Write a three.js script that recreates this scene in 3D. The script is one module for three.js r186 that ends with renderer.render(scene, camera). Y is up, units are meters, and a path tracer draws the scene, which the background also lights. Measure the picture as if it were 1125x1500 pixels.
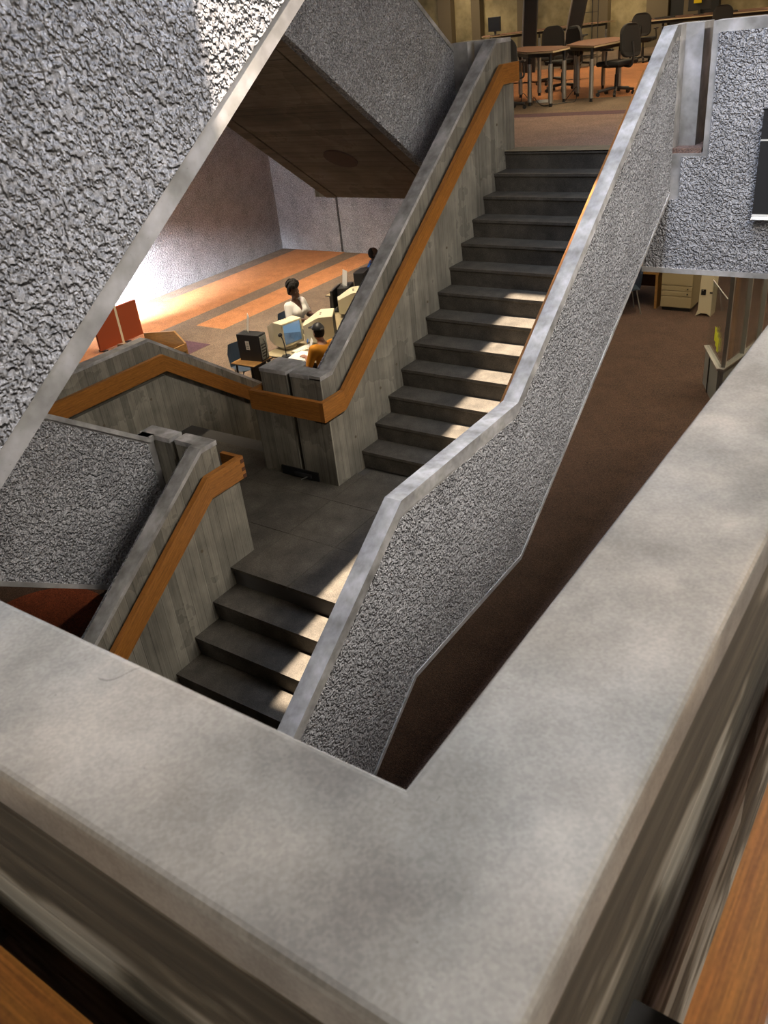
import * as THREE from 'three';
import { mergeGeometries } from 'three/addons/utils/BufferGeometryUtils.js';
import { RoundedBoxGeometry } from 'three/addons/geometries/RoundedBoxGeometry.js';
import { RectAreaLightUniformsLib } from 'three/addons/lights/RectAreaLightUniformsLib.js';

// ---------------------------------------------------------------- camera, sky, sun, exposure
// plan units: X to the right along the stair nosings, F forward up the stairs, y up; U turns one into metres
const U = 0.883, Y0 = 5.735;
const W = (x, y, f) => new THREE.Vector3(x * U, (y + Y0) * U, -f * U);
const scene = new THREE.Scene();
const renderer = new THREE.WebGLRenderer();
renderer.toneMapping = THREE.LinearToneMapping;
renderer.toneMappingExposure = 1.0;
renderer.shadowMap.enabled = true;
RectAreaLightUniformsLib.init();

const camera = new THREE.PerspectiveCamera(2 * Math.atan(750 / 1216.15) * 180 / Math.PI, 0.75, 0.02, 100);
camera.position.copy(W(0, 0, 0));
{
  const r = new THREE.Vector3(0.822, -0.100, -0.560), u = new THREE.Vector3(-0.214, 0.858, -0.468), w = new THREE.Vector3(-0.527, -0.504, -0.684);
  const m = new THREE.Matrix4().makeBasis(r, u, w.clone().negate());
  camera.quaternion.setFromRotationMatrix(m).normalize();
}
camera.focus = 6.5;
camera.userData.fStop = 20;

scene.background = new THREE.Color(0.62, 0.76, 1.0);
scene.backgroundIntensity = 3.0;

const sun = new THREE.DirectionalLight(0xffead2, 30.0);
sun.position.copy(W(-3.64 + 0.13 * 17, 14, 5.6)); sun.target.position.copy(W(-3.64, -3, 5.6));
sun.castShadow = true; sun.shadow.radius = 2; sun.shadow.mapSize.set(2048, 2048);
Object.assign(sun.shadow.camera, { left: -12, right: 12, top: 14, bottom: -14, near: 0.5, far: 40 });
sun.shadow.camera.updateProjectionMatrix();
scene.add(sun, sun.target);

const areaLights = [];
function area(x, y, f, w, h, dir, color, intensity) {            // an area light of w x h plan units, looking along dir
  const l = new THREE.RectAreaLight(color, intensity, w * U, h * U);
  l.position.copy(W(x, y, f)); scene.add(l);
  l.lookAt(l.position.clone().add(new THREE.Vector3(dir[0], dir[1], -dir[2])));
  areaLights.push(l); return l;
}
// daylight that falls through the roof slot over the stair
area(-2.97, 4.9, 6.1, 1.0, 4.9, [0, -1, 0.0001], 0xdfe9ff, 30);
// added light at an unseen window, put in to brighten the hall wall
area(-17.71, -4.35, 10.7, 0.6, 2.3, [0, 0, 1], 0xf2f5ff, 45);

// ---------------------------------------------------------------- random numbers and textures
let seed = 7;
const rnd = () => { seed = (seed * 1664525 + 1013904223) >>> 0; return seed / 4294967296; };
function lattice(n, s) { const a = new Float32Array(n * n); let t = s >>> 0; for (let i = 0; i < n * n; i++) { t = (t * 1664525 + 1013904223) >>> 0; a[i] = t / 4294967296; } return a; }
const lats = {};
function vnoise(u, v, n, s = 1) {                                  // value noise that repeats after 1 with n cells
  const key = n * 131 + s, L = lats[key] ??= lattice(n, key * 977 + 5);
  const x = u * n, y = v * n, xi = Math.floor(x), yi = Math.floor(y);
  let fx = x - xi, fy = y - yi; fx = fx * fx * (3 - 2 * fx); fy = fy * fy * (3 - 2 * fy);
  const i = ((xi % n) + n) % n, j = ((yi % n) + n) % n, i1 = (i + 1) % n, j1 = (j + 1) % n;
  const a = L[j * n + i], b = L[j * n + i1], c = L[j1 * n + i], d = L[j1 * n + i1];
  return a + (b - a) * fx + (c - a) * fy + (a - b - c + d) * fx * fy;
}
const fbm = (u, v, n, o, s) => { let t = 0, w = 0.5, sum = 0; for (let k = 0; k < o; k++) { t += w * vnoise(u, v, n << k, s + k); sum += w; w *= 0.55; } return t / sum; };
function tex(n, fn, srgb) {
  const d = new Uint8Array(n * n * 4);
  for (let j = 0; j < n; j++) for (let i = 0; i < n; i++) {
    const c = fn(i / n, j / n), k = (j * n + i) * 4;
    for (let q = 0; q < 3; q++) d[k + q] = Math.max(0, Math.min(255, 255 * (Array.isArray(c) ? c[q] : c)));
    d[k + 3] = 255;
  }
  const t = new THREE.DataTexture(d, n, n); t.wrapS = t.wrapT = THREE.RepeatWrapping; t.magFilter = THREE.LinearFilter; t.minFilter = THREE.LinearMipmapLinearFilter; t.generateMipmaps = true;
  if (srgb) t.colorSpace = THREE.SRGBColorSpace; t.needsUpdate = true; return t;
}
const rep = (t, a, b = a) => { const c = t.clone(); c.repeat.set(a, b); c.needsUpdate = true; return c; };
const lumps = (u, v) => { const a = vnoise(u, v, 48, 3), b = vnoise(u, v, 97, 9), c = vnoise(u, v, 190, 4), d = vnoise(u, v, 23, 6); return 0.36 * a + 0.36 * b + 0.2 * c + 0.08 * d; };
const roughH = tex(1024, (u, v) => { const h = Math.max(0, Math.min(1, (lumps(u, v) - 0.3) * 2.6)); return h * h * (3 - 2 * h); });
const roughC = tex(1024, (u, v) => { const m = 0.80 + 0.14 * (fbm(u, v, 6, 3, 21) - 0.5) + 0.34 * (vnoise(u, v, 110, 8) - 0.5) + 0.2 * (vnoise(u, v, 240, 18) - 0.5); return [m, m, m * 1.01]; }, true);
const concC = tex(1024, (u, v) => { const a = fbm(u, v, 5, 6, 31), b = fbm(u, v, 14, 4, 47), p = vnoise(u, v, 256, 3) > 0.965 ? -0.10 : 0; const m = 0.76 + 0.52 * (a - 0.5) + 0.26 * (b - 0.5) + p; return [m * 1.01, m, m * (0.965 + 0.06 * b)]; }, true);
const concH = tex(512, (u, v) => 0.6 * fbm(u, v, 10, 4, 12) + 0.2);
const foreC = tex(2048, (u, v) => {                                // mottled, finely cracked concrete
  const a = fbm(u, v, 6, 6, 131), b = fbm(u, v, 20, 4, 147), c = fbm(u + 0.1 * b, v, 4, 4, 163), w = fbm(u, v, 3, 5, 171), grain = vnoise(u, v, 700, 9) - 0.5;
  const crack = Math.abs(w - 0.5) < 0.0011 && vnoise(u, v, 9, 181) > 0.55 ? 0.16 : 0, pit = vnoise(u, v, 420, 22) > 0.985 ? 0.14 : 0;
  const m = 0.74 + 0.40 * (a - 0.5) + 0.34 * (b - 0.5) + 0.09 * grain - crack - pit, cool = (c - 0.5) * 0.12;
  return [m * (1.015 - cool), m * (0.995), m * (0.965 + cool)];
}, true);
const stainC = tex(1024, (u, v) => {                               // formwork grain running along v, with brown stains
  const st = fbm(u, v / 4, 12, 4, 201), gr = fbm(u, v / 8, 64, 2, 211), big = fbm(u, v, 5, 4, 221), d = Math.max(0, Math.min(1, (st + 0.5 * (big - 0.5) - 0.5) * 7 + 0.4)), m = 0.44 + 0.38 * d + 0.22 * (gr - 0.5);
  return [m * 1.0, m * (0.95 + 0.04 * d), m * (0.84 + 0.12 * d)];
}, true);
const NB = 20;                                                      // boards across one repeat
const boardTone = Array.from({ length: NB }, () => rnd());
const boardC = tex(1024, (u, v) => {
  const b = Math.floor(u * NB), e = Math.abs(u * NB - b - 0.5) * 2;
  const streak = vnoise(u, v * 0.0 + 0.3, 256, 2) * 0.5 + fbm(u, v / 6, 60, 2, 5) * 0.5, st = fbm(u, v, 5, 5, 77);
  const m = 0.72 + 0.12 * (boardTone[b] - 0.5) + 0.17 * (streak - 0.5) + 0.40 * (st - 0.5) - (e > 0.93 ? 0.10 : 0) - (st > 0.62 ? 0.10 : 0);
  return [m * 1.0, m * 0.99, m * 0.95];
}, true);
const boardH = tex(1024, (u, v) => { const b = Math.floor(u * NB), e = Math.abs(u * NB - b - 0.5) * 2; return 0.5 + 0.3 * (boardTone[(b * 7) % NB] - 0.5) + 0.25 * (vnoise(u, 0.3, 256, 2) - 0.5) - (e > 0.92 ? 0.35 : 0); });
const woodC = tex(1024, (u, v) => {
  const w = fbm(u, v, 3, 3, 61) * 0.25, g = 0.5 + 0.5 * Math.sin((v * 16 + w * 9) * 6.2832), f = vnoise(u * 1, v, 256, 14), fine = vnoise(u / 12, v, 300, 5);
  const m = 0.80 + 0.05 * (g - 0.5) + 0.08 * (f - 0.5) + 0.22 * (fine - 0.5) + 0.16 * (fbm(u / 5, v, 24, 3, 71) - 0.5); return [m, m * (0.97 + 0.03 * g), m * 0.94];
}, true);
const carpetC = tex(1024, (u, v) => { const m = 0.74 + 0.50 * (vnoise(u, v, 300, 3) - 0.5) + 0.20 * (vnoise(u, v, 120, 5) - 0.5) + 0.12 * (fbm(u, v, 6, 3, 8) - 0.5), k = vnoise(u, v, 260, 17) - 0.5; return [m + 0.10 * k, m, m - 0.06 * k]; }, true);
const carpetH = tex(512, (u, v) => vnoise(u, v, 200, 3));
const stoneC = tex(1024, (u, v) => { const m = 0.66 + 0.34 * (vnoise(u, v, 300, 23) - 0.5) + 0.34 * (fbm(u, v, 7, 4, 15) - 0.5); return [m, m * 0.985, m * 0.95]; }, true);

const lin = (r, g, b) => new THREE.Color().setRGB(r, g, b);
const mat = (color, o = {}) => new THREE.MeshStandardMaterial({ color, roughness: 0.8, ...o });
const M = {
  rough: mat(lin(0.76, 0.76, 0.775), { map: roughC, bumpMap: rep(roughH, 0.85), bumpScale: 0.03, roughness: 0.95 }),
  fore: mat(lin(0.58, 0.56, 0.52), { map: rep(foreC, 0.8), bumpMap: rep(concH, 3), bumpScale: 0.001, roughness: 0.75 }),  // darker copy of the cap concrete, toned down against the lamp light
  stained: mat(lin(0.44, 0.425, 0.385), { map: rep(stainC, 1.3), bumpMap: rep(boardH, 0.8), bumpScale: 0.003, roughness: 0.9 }),
  smooth: mat(lin(0.73, 0.725, 0.71), { map: rep(concC, 0.6), bumpMap: rep(concH, 1), bumpScale: 0.002, roughness: 0.8 }),
  cap: mat(lin(0.73, 0.725, 0.71), { map: rep(concC, 1.1), bumpMap: rep(concH, 2), bumpScale: 0.0015, roughness: 0.72 }),
  board: mat(lin(0.47, 0.445, 0.39), { map: rep(boardC, 0.55), bumpMap: rep(boardH, 0.55), bumpScale: 0.005, roughness: 0.9 }),
  soffit: mat(lin(0.58, 0.47, 0.385), { map: rep(boardC, 0.5), bumpMap: rep(boardH, 0.5), bumpScale: 0.006, roughness: 0.9 }),
  wood: mat(lin(0.56, 0.225, 0.045), { map: rep(woodC, 1.2, 2.4), roughness: 0.42 }),
  stone: mat(lin(0.19, 0.172, 0.147), { map: rep(stoneC, 1.3), roughness: 0.75 }),
  tile: mat(lin(0.19, 0.172, 0.147), { map: rep(stoneC, 1.0), roughness: 0.7 }),
  joint: mat(lin(0.09, 0.085, 0.08)),
  brown: mat(lin(0.15, 0.088, 0.062), { map: rep(carpetC, 0.8), bumpMap: rep(carpetH, 1.2), bumpScale: 0.004, roughness: 1 }),
  taupe: mat(lin(0.25, 0.175, 0.12), { map: rep(carpetC, 0.8), roughness: 1 }),
  rose: mat(lin(0.36, 0.24, 0.20), { map: rep(carpetC, 0.8), roughness: 1 }),
  orange: mat(lin(0.68, 0.275, 0.10), { map: rep(carpetC, 0.8), roughness: 1 }),
  rust: mat(lin(0.40, 0.09, 0.03), { map: rep(carpetC, 0.8), roughness: 1 }),
  purple: mat(lin(0.13, 0.06, 0.085), { map: rep(carpetC, 0.8), roughness: 1 }),
  plaster: mat(lin(0.48, 0.41, 0.24), { map: rep(concC, 0.3), roughness: 0.9 }),
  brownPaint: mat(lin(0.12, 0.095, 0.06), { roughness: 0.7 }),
  white: mat(lin(0.72, 0.72, 0.70)),
  ceiling: mat(lin(0.55, 0.54, 0.50), { map: rep(concC, 0.4) }),
  black: mat(lin(0.012, 0.012, 0.013), { roughness: 0.5 }),
  plastic: mat(lin(0.025, 0.025, 0.027), { roughness: 0.45 }),
  fabric: mat(lin(0.022, 0.022, 0.024), { roughness: 0.95 }),
  greyFabric: mat(lin(0.13, 0.13, 0.125), { roughness: 0.95 }),
  steel: mat(lin(0.42, 0.42, 0.40), { metalness: 0.75, roughness: 0.38 }),
  greyMetal: mat(lin(0.30, 0.33, 0.32), { metalness: 0.3, roughness: 0.45 }),
  cream: mat(lin(0.66, 0.60, 0.43), { roughness: 0.55 }),
  beige: mat(lin(0.36, 0.30, 0.18), { roughness: 0.5 }),
  beigeDark: mat(lin(0.10, 0.085, 0.055), { roughness: 0.5 }),
  oak: mat(lin(0.46, 0.25, 0.085), { map: rep(woodC, 1, 2), roughness: 0.45 }),
  redwood: mat(lin(0.17, 0.065, 0.03), { map: rep(woodC, 1, 2), roughness: 0.85 }),
  edge: mat(lin(0.55, 0.45, 0.30), { roughness: 0.5 }),
  paper: mat(lin(0.80, 0.79, 0.73), { roughness: 0.9 }),
  blueChair: mat(lin(0.035, 0.055, 0.085), { roughness: 0.5 }),
  panelRust: mat(lin(0.30, 0.055, 0.012), { roughness: 0.9 }),
  yellow: mat(lin(0.80, 0.62, 0.02), { roughness: 0.8 }),
  lime: mat(lin(0.62, 0.66, 0.03), { roughness: 0.7 }),
  glass: new THREE.MeshPhysicalMaterial({ color: lin(0.93, 0.95, 0.94), transmission: 1, thickness: 0, roughness: 0.03, ior: 1.45 }),
  skin: mat(lin(0.075, 0.032, 0.02), { roughness: 0.5 }),
  skinLight: mat(lin(0.42, 0.22, 0.15), { roughness: 0.55 }),
  hair: mat(lin(0.010, 0.008, 0.007), { roughness: 0.9 }),
  shirt: mat(lin(0.74, 0.73, 0.70), { roughness: 0.95 }),
  amber: mat(lin(0.62, 0.25, 0.02), { roughness: 0.95 }),
  blue: mat(lin(0.03, 0.16, 0.55), { roughness: 0.95 }),
  jeans: mat(lin(0.03, 0.04, 0.07), { roughness: 0.95 }),
  lamp: mat(lin(0.9, 0.9, 0.86), { emissive: new THREE.Color(1, 0.96, 0.86), emissiveIntensity: 3 }),
  addedPaneGlow: mat(lin(0.8, 0.8, 0.8), { emissive: new THREE.Color(0.93, 0.96, 1), emissiveIntensity: 3 }),
};
M.rail = M.wood;

// ---------------------------------------------------------------- geometry helpers
function uvBox(g, grain) {                                          // texture coordinates in metres; grain = direction of the u axis
  const p = g.attributes.position, n = g.attributes.normal, uv = new Float32Array(p.count * 2);
  for (let i = 0; i < p.count; i++) {
    const x = p.getX(i), y = p.getY(i), z = p.getZ(i), a = Math.abs(n.getX(i)), b = Math.abs(n.getY(i)), c = Math.abs(n.getZ(i));
    let s, t;
    if (grain === 'swap') { if (b >= a && b >= c) { s = z; t = x; } else if (a >= c) { s = y; t = z; } else { s = y; t = x; } }
    else if (grain) { s = x * grain.x + y * grain.y + z * grain.z; t = a > b && a > c ? y * grain.z - z * grain.y + y * 0.01 : b > c ? x * grain.z - z * grain.x + (x + z) * 0.01 : y * Math.abs(grain.x) - x * grain.y; }
    else if (a >= b && a >= c) { s = z; t = y; } else if (b >= c) { s = x; t = z; } else { s = x; t = y; }
    uv[2 * i] = s; uv[2 * i + 1] = t;
  }
  g.setAttribute('uv', new THREE.BufferAttribute(uv, 2)); return g;
}
function prism(axis, poly, a, b, grain) {                           // a plan-unit outline pushed from a to b: 'X' takes [F, y], 'F' takes [X, y], 'Y' takes [X, F]
  const at = axis === 'X' ? (p, t) => W(t, p[1], p[0]) : axis === 'F' ? (p, t) => W(p[0], p[1], t) : (p, t) => W(p[0], t, p[1]);
  const v2 = poly.map((p) => new THREE.Vector2(p[0], p[1]));
  const tris = THREE.ShapeUtils.triangulateShape(v2, []), pos = [];
  const push = (...v) => v.forEach((q) => pos.push(q.x, q.y, q.z));
  for (const [i, j, k] of tris) { push(at(poly[i], a), at(poly[j], a), at(poly[k], a)); push(at(poly[i], b), at(poly[k], b), at(poly[j], b)); }
  // sides follow the winding of the caps
  const area2 = THREE.ShapeUtils.area(v2), n = poly.length;
  for (let i = 0; i < n; i++) { let p = poly[i], q = poly[(i + 1) % n]; if (area2 < 0) [p, q] = [q, p]; push(at(p, a), at(p, b), at(q, b)); push(at(p, a), at(q, b), at(q, a)); }
  // turn everything outwards
  let vol = 0; for (let i = 0; i < pos.length; i += 9) { const A = new THREE.Vector3().fromArray(pos, i), B = new THREE.Vector3().fromArray(pos, i + 3), C = new THREE.Vector3().fromArray(pos, i + 6); vol += A.dot(B.cross(C)); }
  if (vol < 0) for (let i = 0; i < pos.length; i += 9) for (let k = 0; k < 3; k++) { const t = pos[i + 3 + k]; pos[i + 3 + k] = pos[i + 6 + k]; pos[i + 6 + k] = t; }
  const g = new THREE.BufferGeometry(); g.setAttribute('position', new THREE.Float32BufferAttribute(pos, 3)); g.computeVertexNormals();
  return uvBox(g, grain);
}
const rect = (a0, a1, b0, b1) => [[a0, b0], [a1, b0], [a1, b1], [a0, b1]];
const block = (x0, x1, y0, y1, f0, f1, grain) => prism('X', rect(f0, f1, y0, y1), x0, x1, grain);
const strip = (line, d1, d2) => [...line.map(([f, y]) => [f, y - d1]), ...line.slice().reverse().map(([f, y]) => [f, y - d2])];   // band below a line
function mesh(name, geo, m, parent) {
  if (Array.isArray(geo)) geo = geo.length > 1 ? mergeGeometries(geo.map((g) => { g = g.index ? g.toNonIndexed() : g; for (const k of Object.keys(g.attributes)) if (!['position', 'normal', 'uv'].includes(k)) g.deleteAttribute(k); return g; })) : geo[0];
  const o = new THREE.Mesh(geo, m); o.name = name; o.castShadow = o.receiveShadow = true; if (parent) parent.add(o); return o;
}
const used = {};
const numbered = (n) => { const k = used[n] = (used[n] ?? -1) + 1; return k ? n + '_' + String(k).padStart(3, '0') : n; };
function thing(name, label, category, group) { const g = new THREE.Group(); g.name = numbered(name); g.userData = { label, category }; if (group) g.userData.group = group; scene.add(g); return g; }
function settle(g) {                                                // move a group that was built in place to its own base
  const b = new THREE.Box3().setFromObject(g), c = new THREE.Vector3((b.min.x + b.max.x) / 2, b.min.y, (b.min.z + b.max.z) / 2);
  g.position.add(c); for (const k of g.children) k.position.sub(c); return g;
}
function struct(name, geo, m, label, category) { const o = mesh(numbered(name), geo, m); o.userData = { kind: 'structure' }; if (label) { o.userData.label = label; o.userData.category = category; } scene.add(o); return o; }
const box = (w, h, d, x = 0, y = 0, z = 0, r = 0) => { const g = r ? new RoundedBoxGeometry(w, h, d, 2, r) : new THREE.BoxGeometry(w, h, d); g.translate(x, y, z); return g; };
const cyl = (r0, r1, h, x = 0, y = 0, z = 0, n = 16) => { const g = new THREE.CylinderGeometry(r0, r1, h, n); g.translate(x, y, z); return g; };
const tube = (pts, r, n = 24, k = 8) => new THREE.TubeGeometry(new THREE.CatmullRomCurve3(pts.map((p) => new THREE.Vector3(...p))), n, r, k);
const rod = (a, b, r, k = 10) => { const A = new THREE.Vector3(...a), B = new THREE.Vector3(...b), g = new THREE.CylinderGeometry(r, r, A.distanceTo(B), k); g.applyQuaternion(new THREE.Quaternion().setFromUnitVectors(new THREE.Vector3(0, 1, 0), B.clone().sub(A).normalize())); g.translate(...A.add(B).multiplyScalar(0.5).toArray()); return g; };

// ---------------------------------------------------------------- levels
const YF = -5.735, YL = -4.28, YU = -1.535;                         // lower floor, landing, upper floor
const H = 0.2112, D = 0.3012;                                       // riser and going

// ---------------------------------------------------------------- the room shell
struct('floor', block(-19, 5, YF - 0.3, YF, -6, 31.4), M.brown, 'dark brown speckled carpet of the lower floor', 'floor');
{ // carpets of the hall, laid into the brown
  const strips = [['orange_carpet', M.orange, -17.55, -15.65, 8, 19.9], ['orange_carpet', M.orange, -15.08, -14.18, 13.12, 19.9], ['taupe_carpet', M.taupe, -15.65, -15.08, 8, 19.9], ['taupe_carpet', M.taupe, -15.08, -14.18, 12.2, 13.12],
    ['taupe_carpet', M.taupe, -18.1, -17.55, 8, 19.9], ['taupe_carpet', M.taupe, -14.18, -8.6, 8, 19.9], ['purple_carpet', M.purple, -15.08, -13.7, 9.5, 12.2]];
  strips.forEach(([n, m, x0, x1, f0, f1], i) => struct('floor_' + n, block(x0, x1, YF, YF + (n[0] === 'p' ? 0.012 : 0.008), f0, f1), m));
  const d = cyl(0.75, 0.75, 0.012, 0, 0, 0, 48); uvBox(d); d.translate(...W(-8.25, YF + 0.006, 3.75).toArray());
  struct('floor_rust_carpet', d, M.rust);
}
// upper floor: the far reading room and the gallery the camera stands on
const slabY = -2.1;
struct('floor_upper', block(-8.4, 5, slabY, YU - 0.01, 10.5, 31.4), M.ceiling);
struct('floor_ledge', block(-3.26, -2.82, YU - 0.1, YU, 10.15, 10.5), M.rose);
struct('floor_upper_side', [block(-22, -8.4, slabY, YU - 0.01, 20, 31.4), block(-12, -8.4, slabY, YU - 0.01, 13.5, 20), block(-18.1, -12, -1.8, YU - 0.01, 17.0, 20)], M.ceiling);
struct('floor_gallery', [block(-0.11, 5, slabY, YU, 0.3, 10.5), block(-9, 5, slabY, YU, -6, 0.3)], M.rose);
struct('floor_nosing_strip', block(-5.24, -3.3, YU - 0.012, YU, 10.14, 10.44), M.smooth);
struct('floor_rose_carpet', block(-8.4, 5, YU - 0.01, YU, 10.44, 13.5), M.rose);
struct('floor_purple_carpet', block(-12, 5, YU - 0.01, YU, 13.5, 13.96), M.purple);
struct('floor_taupe_carpet', block(-12, 5, YU - 0.01, YU, 13.96, 15.95), M.taupe);
struct('floor_orange_carpet', block(-12, 5, YU - 0.01, YU, 15.95, 24), M.orange);
struct('floor_taupe_carpet', block(-22, 5, YU - 0.01, YU, 24, 31.2), M.taupe);
// outer walls
struct('wall_left', block(-18.5, -18.1, YF, 5, 2, 20), M.rough, 'rough hammered grey concrete wall beside the orange carpet', 'wall');
struct('wall_hall_near', block(-18.5, -9, YF, 5, 2.0, 2.2), M.smooth);
struct('wall_added_stub', [block(-18.1, -18.02, YF, -2.6, 10.5, 10.75), block(-17.4, -16.9, YF, -2.6, 10.5, 10.75), block(-18.02, -17.4, -3.2, -2.6, 10.5, 10.75), block(-18.02, -17.4, YF, -5.5, 10.5, 10.75)], M.smooth);  // added stub, hidden from view, built to hold the added window
struct('wall_back', [block(-18.5, -15.78, YF, YU, 19.9, 20.3), block(-15.70, -8.2, YF, YU, 19.9, 20.3)], M.rough, 'rough concrete back wall of the hall with a dark vertical joint', 'wall');
struct('wall_back_joint', block(-15.8, -15.68, YF, YU, 20.15, 20.3), M.rough);
struct('wall_upper_back', block(-22, 5, YU, 1.7, 31, 31.4), M.plaster, 'pale yellow plaster wall of the upper reading room', 'wall');
struct('wall_upper_left', block(-22.4, -22, slabY, 1.7, 20, 31.4), M.plaster);
struct('wall_right', block(5, 5.4, YF, 5.3, -6, 31.4), M.plaster);
struct('wall_behind', block(-19, 5, YF, 5.3, -6.4, -6), M.plaster);
struct('wall_lower_back', block(-8.2, 5, YF, slabY, 22, 22.4), M.plaster);
struct('wall_lower_left', block(-9.4, -9, YF, slabY, -6, 2.2), M.smooth);
struct('wall_gallery_left', block(-9.4, -9, slabY, 5, -6, 2.2), M.smooth);
// roofs; the slot over the stair lets the sun in
struct('ceiling_low', [block(-22, 5, 1.6, 1.75, 10.3, 31.4), block(-0.2, 5, 1.6, 1.75, 0.3, 10.3), block(-9, 5, 1.6, 1.75, -6, 0.3)], M.ceiling);
struct('ceiling_high', [block(-19, -3.5, 5, 5.3, 0.1, 10.5), block(-2.45, 0.1, 5, 5.3, 0.1, 10.5), block(-3.5, -2.45, 5, 5.3, 0.1, 3.6), block(-3.5, -2.45, 5, 5.3, 8.5, 10.5), block(-19, -8.2, 5, 5.3, 10.5, 20.3)], M.ceiling);
struct('wall_above_stair', [block(-8.4, 0.1, 1.6, 5, 10.3, 10.5), block(-0.2, 0.1, 1.75, 5, 0.3, 10.3), block(-9, 0.1, 1.75, 5, 0.1, 0.3), block(-8.4, -8.2, 1.6, 5, 10.3, 20.3), block(-18.5, -8.2, 1.6, 5, 20.1, 20.3)], M.smooth);
{ // added glowing window out of view, put in to brighten the hall wall
  const g = mesh('added_window_1', block(-18.02, -17.4, -5.5, -3.2, 10.6, 10.66), M.addedPaneGlow); g.userData = { kind: 'structure' }; scene.add(g);
}

// ---------------------------------------------------------------- beam and gallery wall at the head of the stair, right of the flight
{
  const f0 = 10.12, f1 = 10.5;
  const g = thing('gallery_wall', 'rough hammered concrete gallery wall and beam right of the stair head', 'wall');
  g.userData.kind = 'structure';
  mesh('wall_body', [block(-2.80, 0.0, YU - 0.05, -0.315, f0 + 0.02, f1), block(-3.4, 0.0, -2.92, YU - 0.05, f0 + 0.02, f1)], M.smooth, g);
  mesh('rough_panel', prism('F', [[-3.36, -2.86], [0, -2.86], [0, -0.42], [-2.73, -0.42], [-2.73, -1.62], [-3.02, -1.62], [-3.02, -2.08], [-3.36, -2.08]], f0, f0 + 0.02), M.rough, g);
  mesh('bottom_lip', block(-3.4, 0.0, -2.92, -2.86, f0 - 0.012, f0 + 0.02), M.smooth, g);
  settle(g);
}
{ // black cloth banner hung on the gallery wall, its white hem curling forward
  const g = thing('hanging_banner', 'black cloth banner with white stripe and hem on the gallery wall', 'banner'), f = 10.06;
  mesh('cloth', block(-2.19, -0.9, -2.21, -1.16, f, f + 0.008), M.fabric, g);
  mesh('stripe', block(-2.19, -0.9, -1.462, -1.446, f - 0.003, f), M.white, g);
  mesh('hem', prism('X', [[f, -2.205], [f + 0.006, -2.205], [f + 0.002, -2.235], [f - 0.03, -2.262], [f - 0.035, -2.256], [f - 0.006, -2.232]], -2.19, -0.9), M.white, g);
  mesh('hanging_rod', rod(W(-2.2, -1.155, f + 0.004).toArray(), W(-0.88, -1.155, f + 0.004).toArray(), 0.008), M.plastic, g);
  for (const x of [-2.1, -1.0]) mesh('rod_bracket', block(x, x + 0.02, -1.165, -1.145, f + 0.004, 10.12), M.plastic, g);
  settle(g);
}
// pilaster seen through the slot beside the flight
struct('wall_pilaster', [block(-3.27, -2.95, YU, -0.32, 10.35, 10.7), block(-3.27, -3.14, slabY, -0.32, 10.14, 10.36)], M.smooth, 'smooth grey concrete pilaster at the head of the stair', 'pilaster');

// ---------------------------------------------------------------- central stair
const XL = -5.24, XR = -3.33;
{
  const g = thing('stair_flight', 'long flight of dark stone steps rising to the upper floor', 'staircase');
  for (let k = 0; k < 13; k++) {
    const y = YU - k * H, f = 10.14 - k * D;
    const prof = [[f, y], [f + D + 0.05, y], [f + D + 0.05, y - H * 1.6], [f + 0.025, y - H], [f + 0.012, y - 0.045], [f, y - 0.03]];
    mesh('step', prism('X', prof, XL, XR), M.stone, g);
  }
  mesh('soffit_slab', prism('X', [[6.53, YL - 0.14], [10.12, YU - 0.36], [10.12, slabY], [6.53, -4.5]], XL, XR), M.board, g);
  settle(g);
}
{
  const g = thing('stair_flight', 'short flight of dark stone steps below the landing', 'staircase');
  for (let k = 1; k < 7; k++) {
    const y = YL - k * 0.2078, f = 4.33 - k * 0.3;
    mesh('step', prism('X', [[f, y], [f + 0.34, y], [f + 0.34, Math.max(YF, y - 0.33)], [f + 0.025, y - 0.2078], [f + 0.012, y - 0.045], [f, y - 0.03]], XL, XR), M.stone, g);
  }
  mesh('soffit_slab', prism('X', [[4.4, YL - 0.28], [4.4, -4.7], [4.2, -4.7], [2.76, YF], [2.45, YF]], XL, XR), M.board, g);
  settle(g);
}
{ // landing: stone tiles on a slab
  const g = thing('stair_landing', 'dark stone tiled landing between the flights', 'landing');
  mesh('landing_slab', [block(-8.12, XR, -4.7, YL - 0.02, 4.36, 6.62), ], M.joint, g);
  const fs = [4.33, 5.05, 5.77, 6.52], xs = []; for (let x = -8.13; x < XR - 0.05; x += 0.6) xs.push(x); xs.push(XR);
  for (let j = 0; j < 3; j++) for (let i = 0; i + 1 < xs.length; i++) {
    const x1 = xs[i + 1] - 0.006, f1 = (j === 2 && xs[i] < -5.3 ? 6.38 : fs[j + 1]) - 0.006;
    mesh('tile', block(xs[i], x1, YL - 0.03, YL - rnd() * 0.0015, fs[j], f1), M.tile, g);
  }
  settle(g);
}
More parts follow.
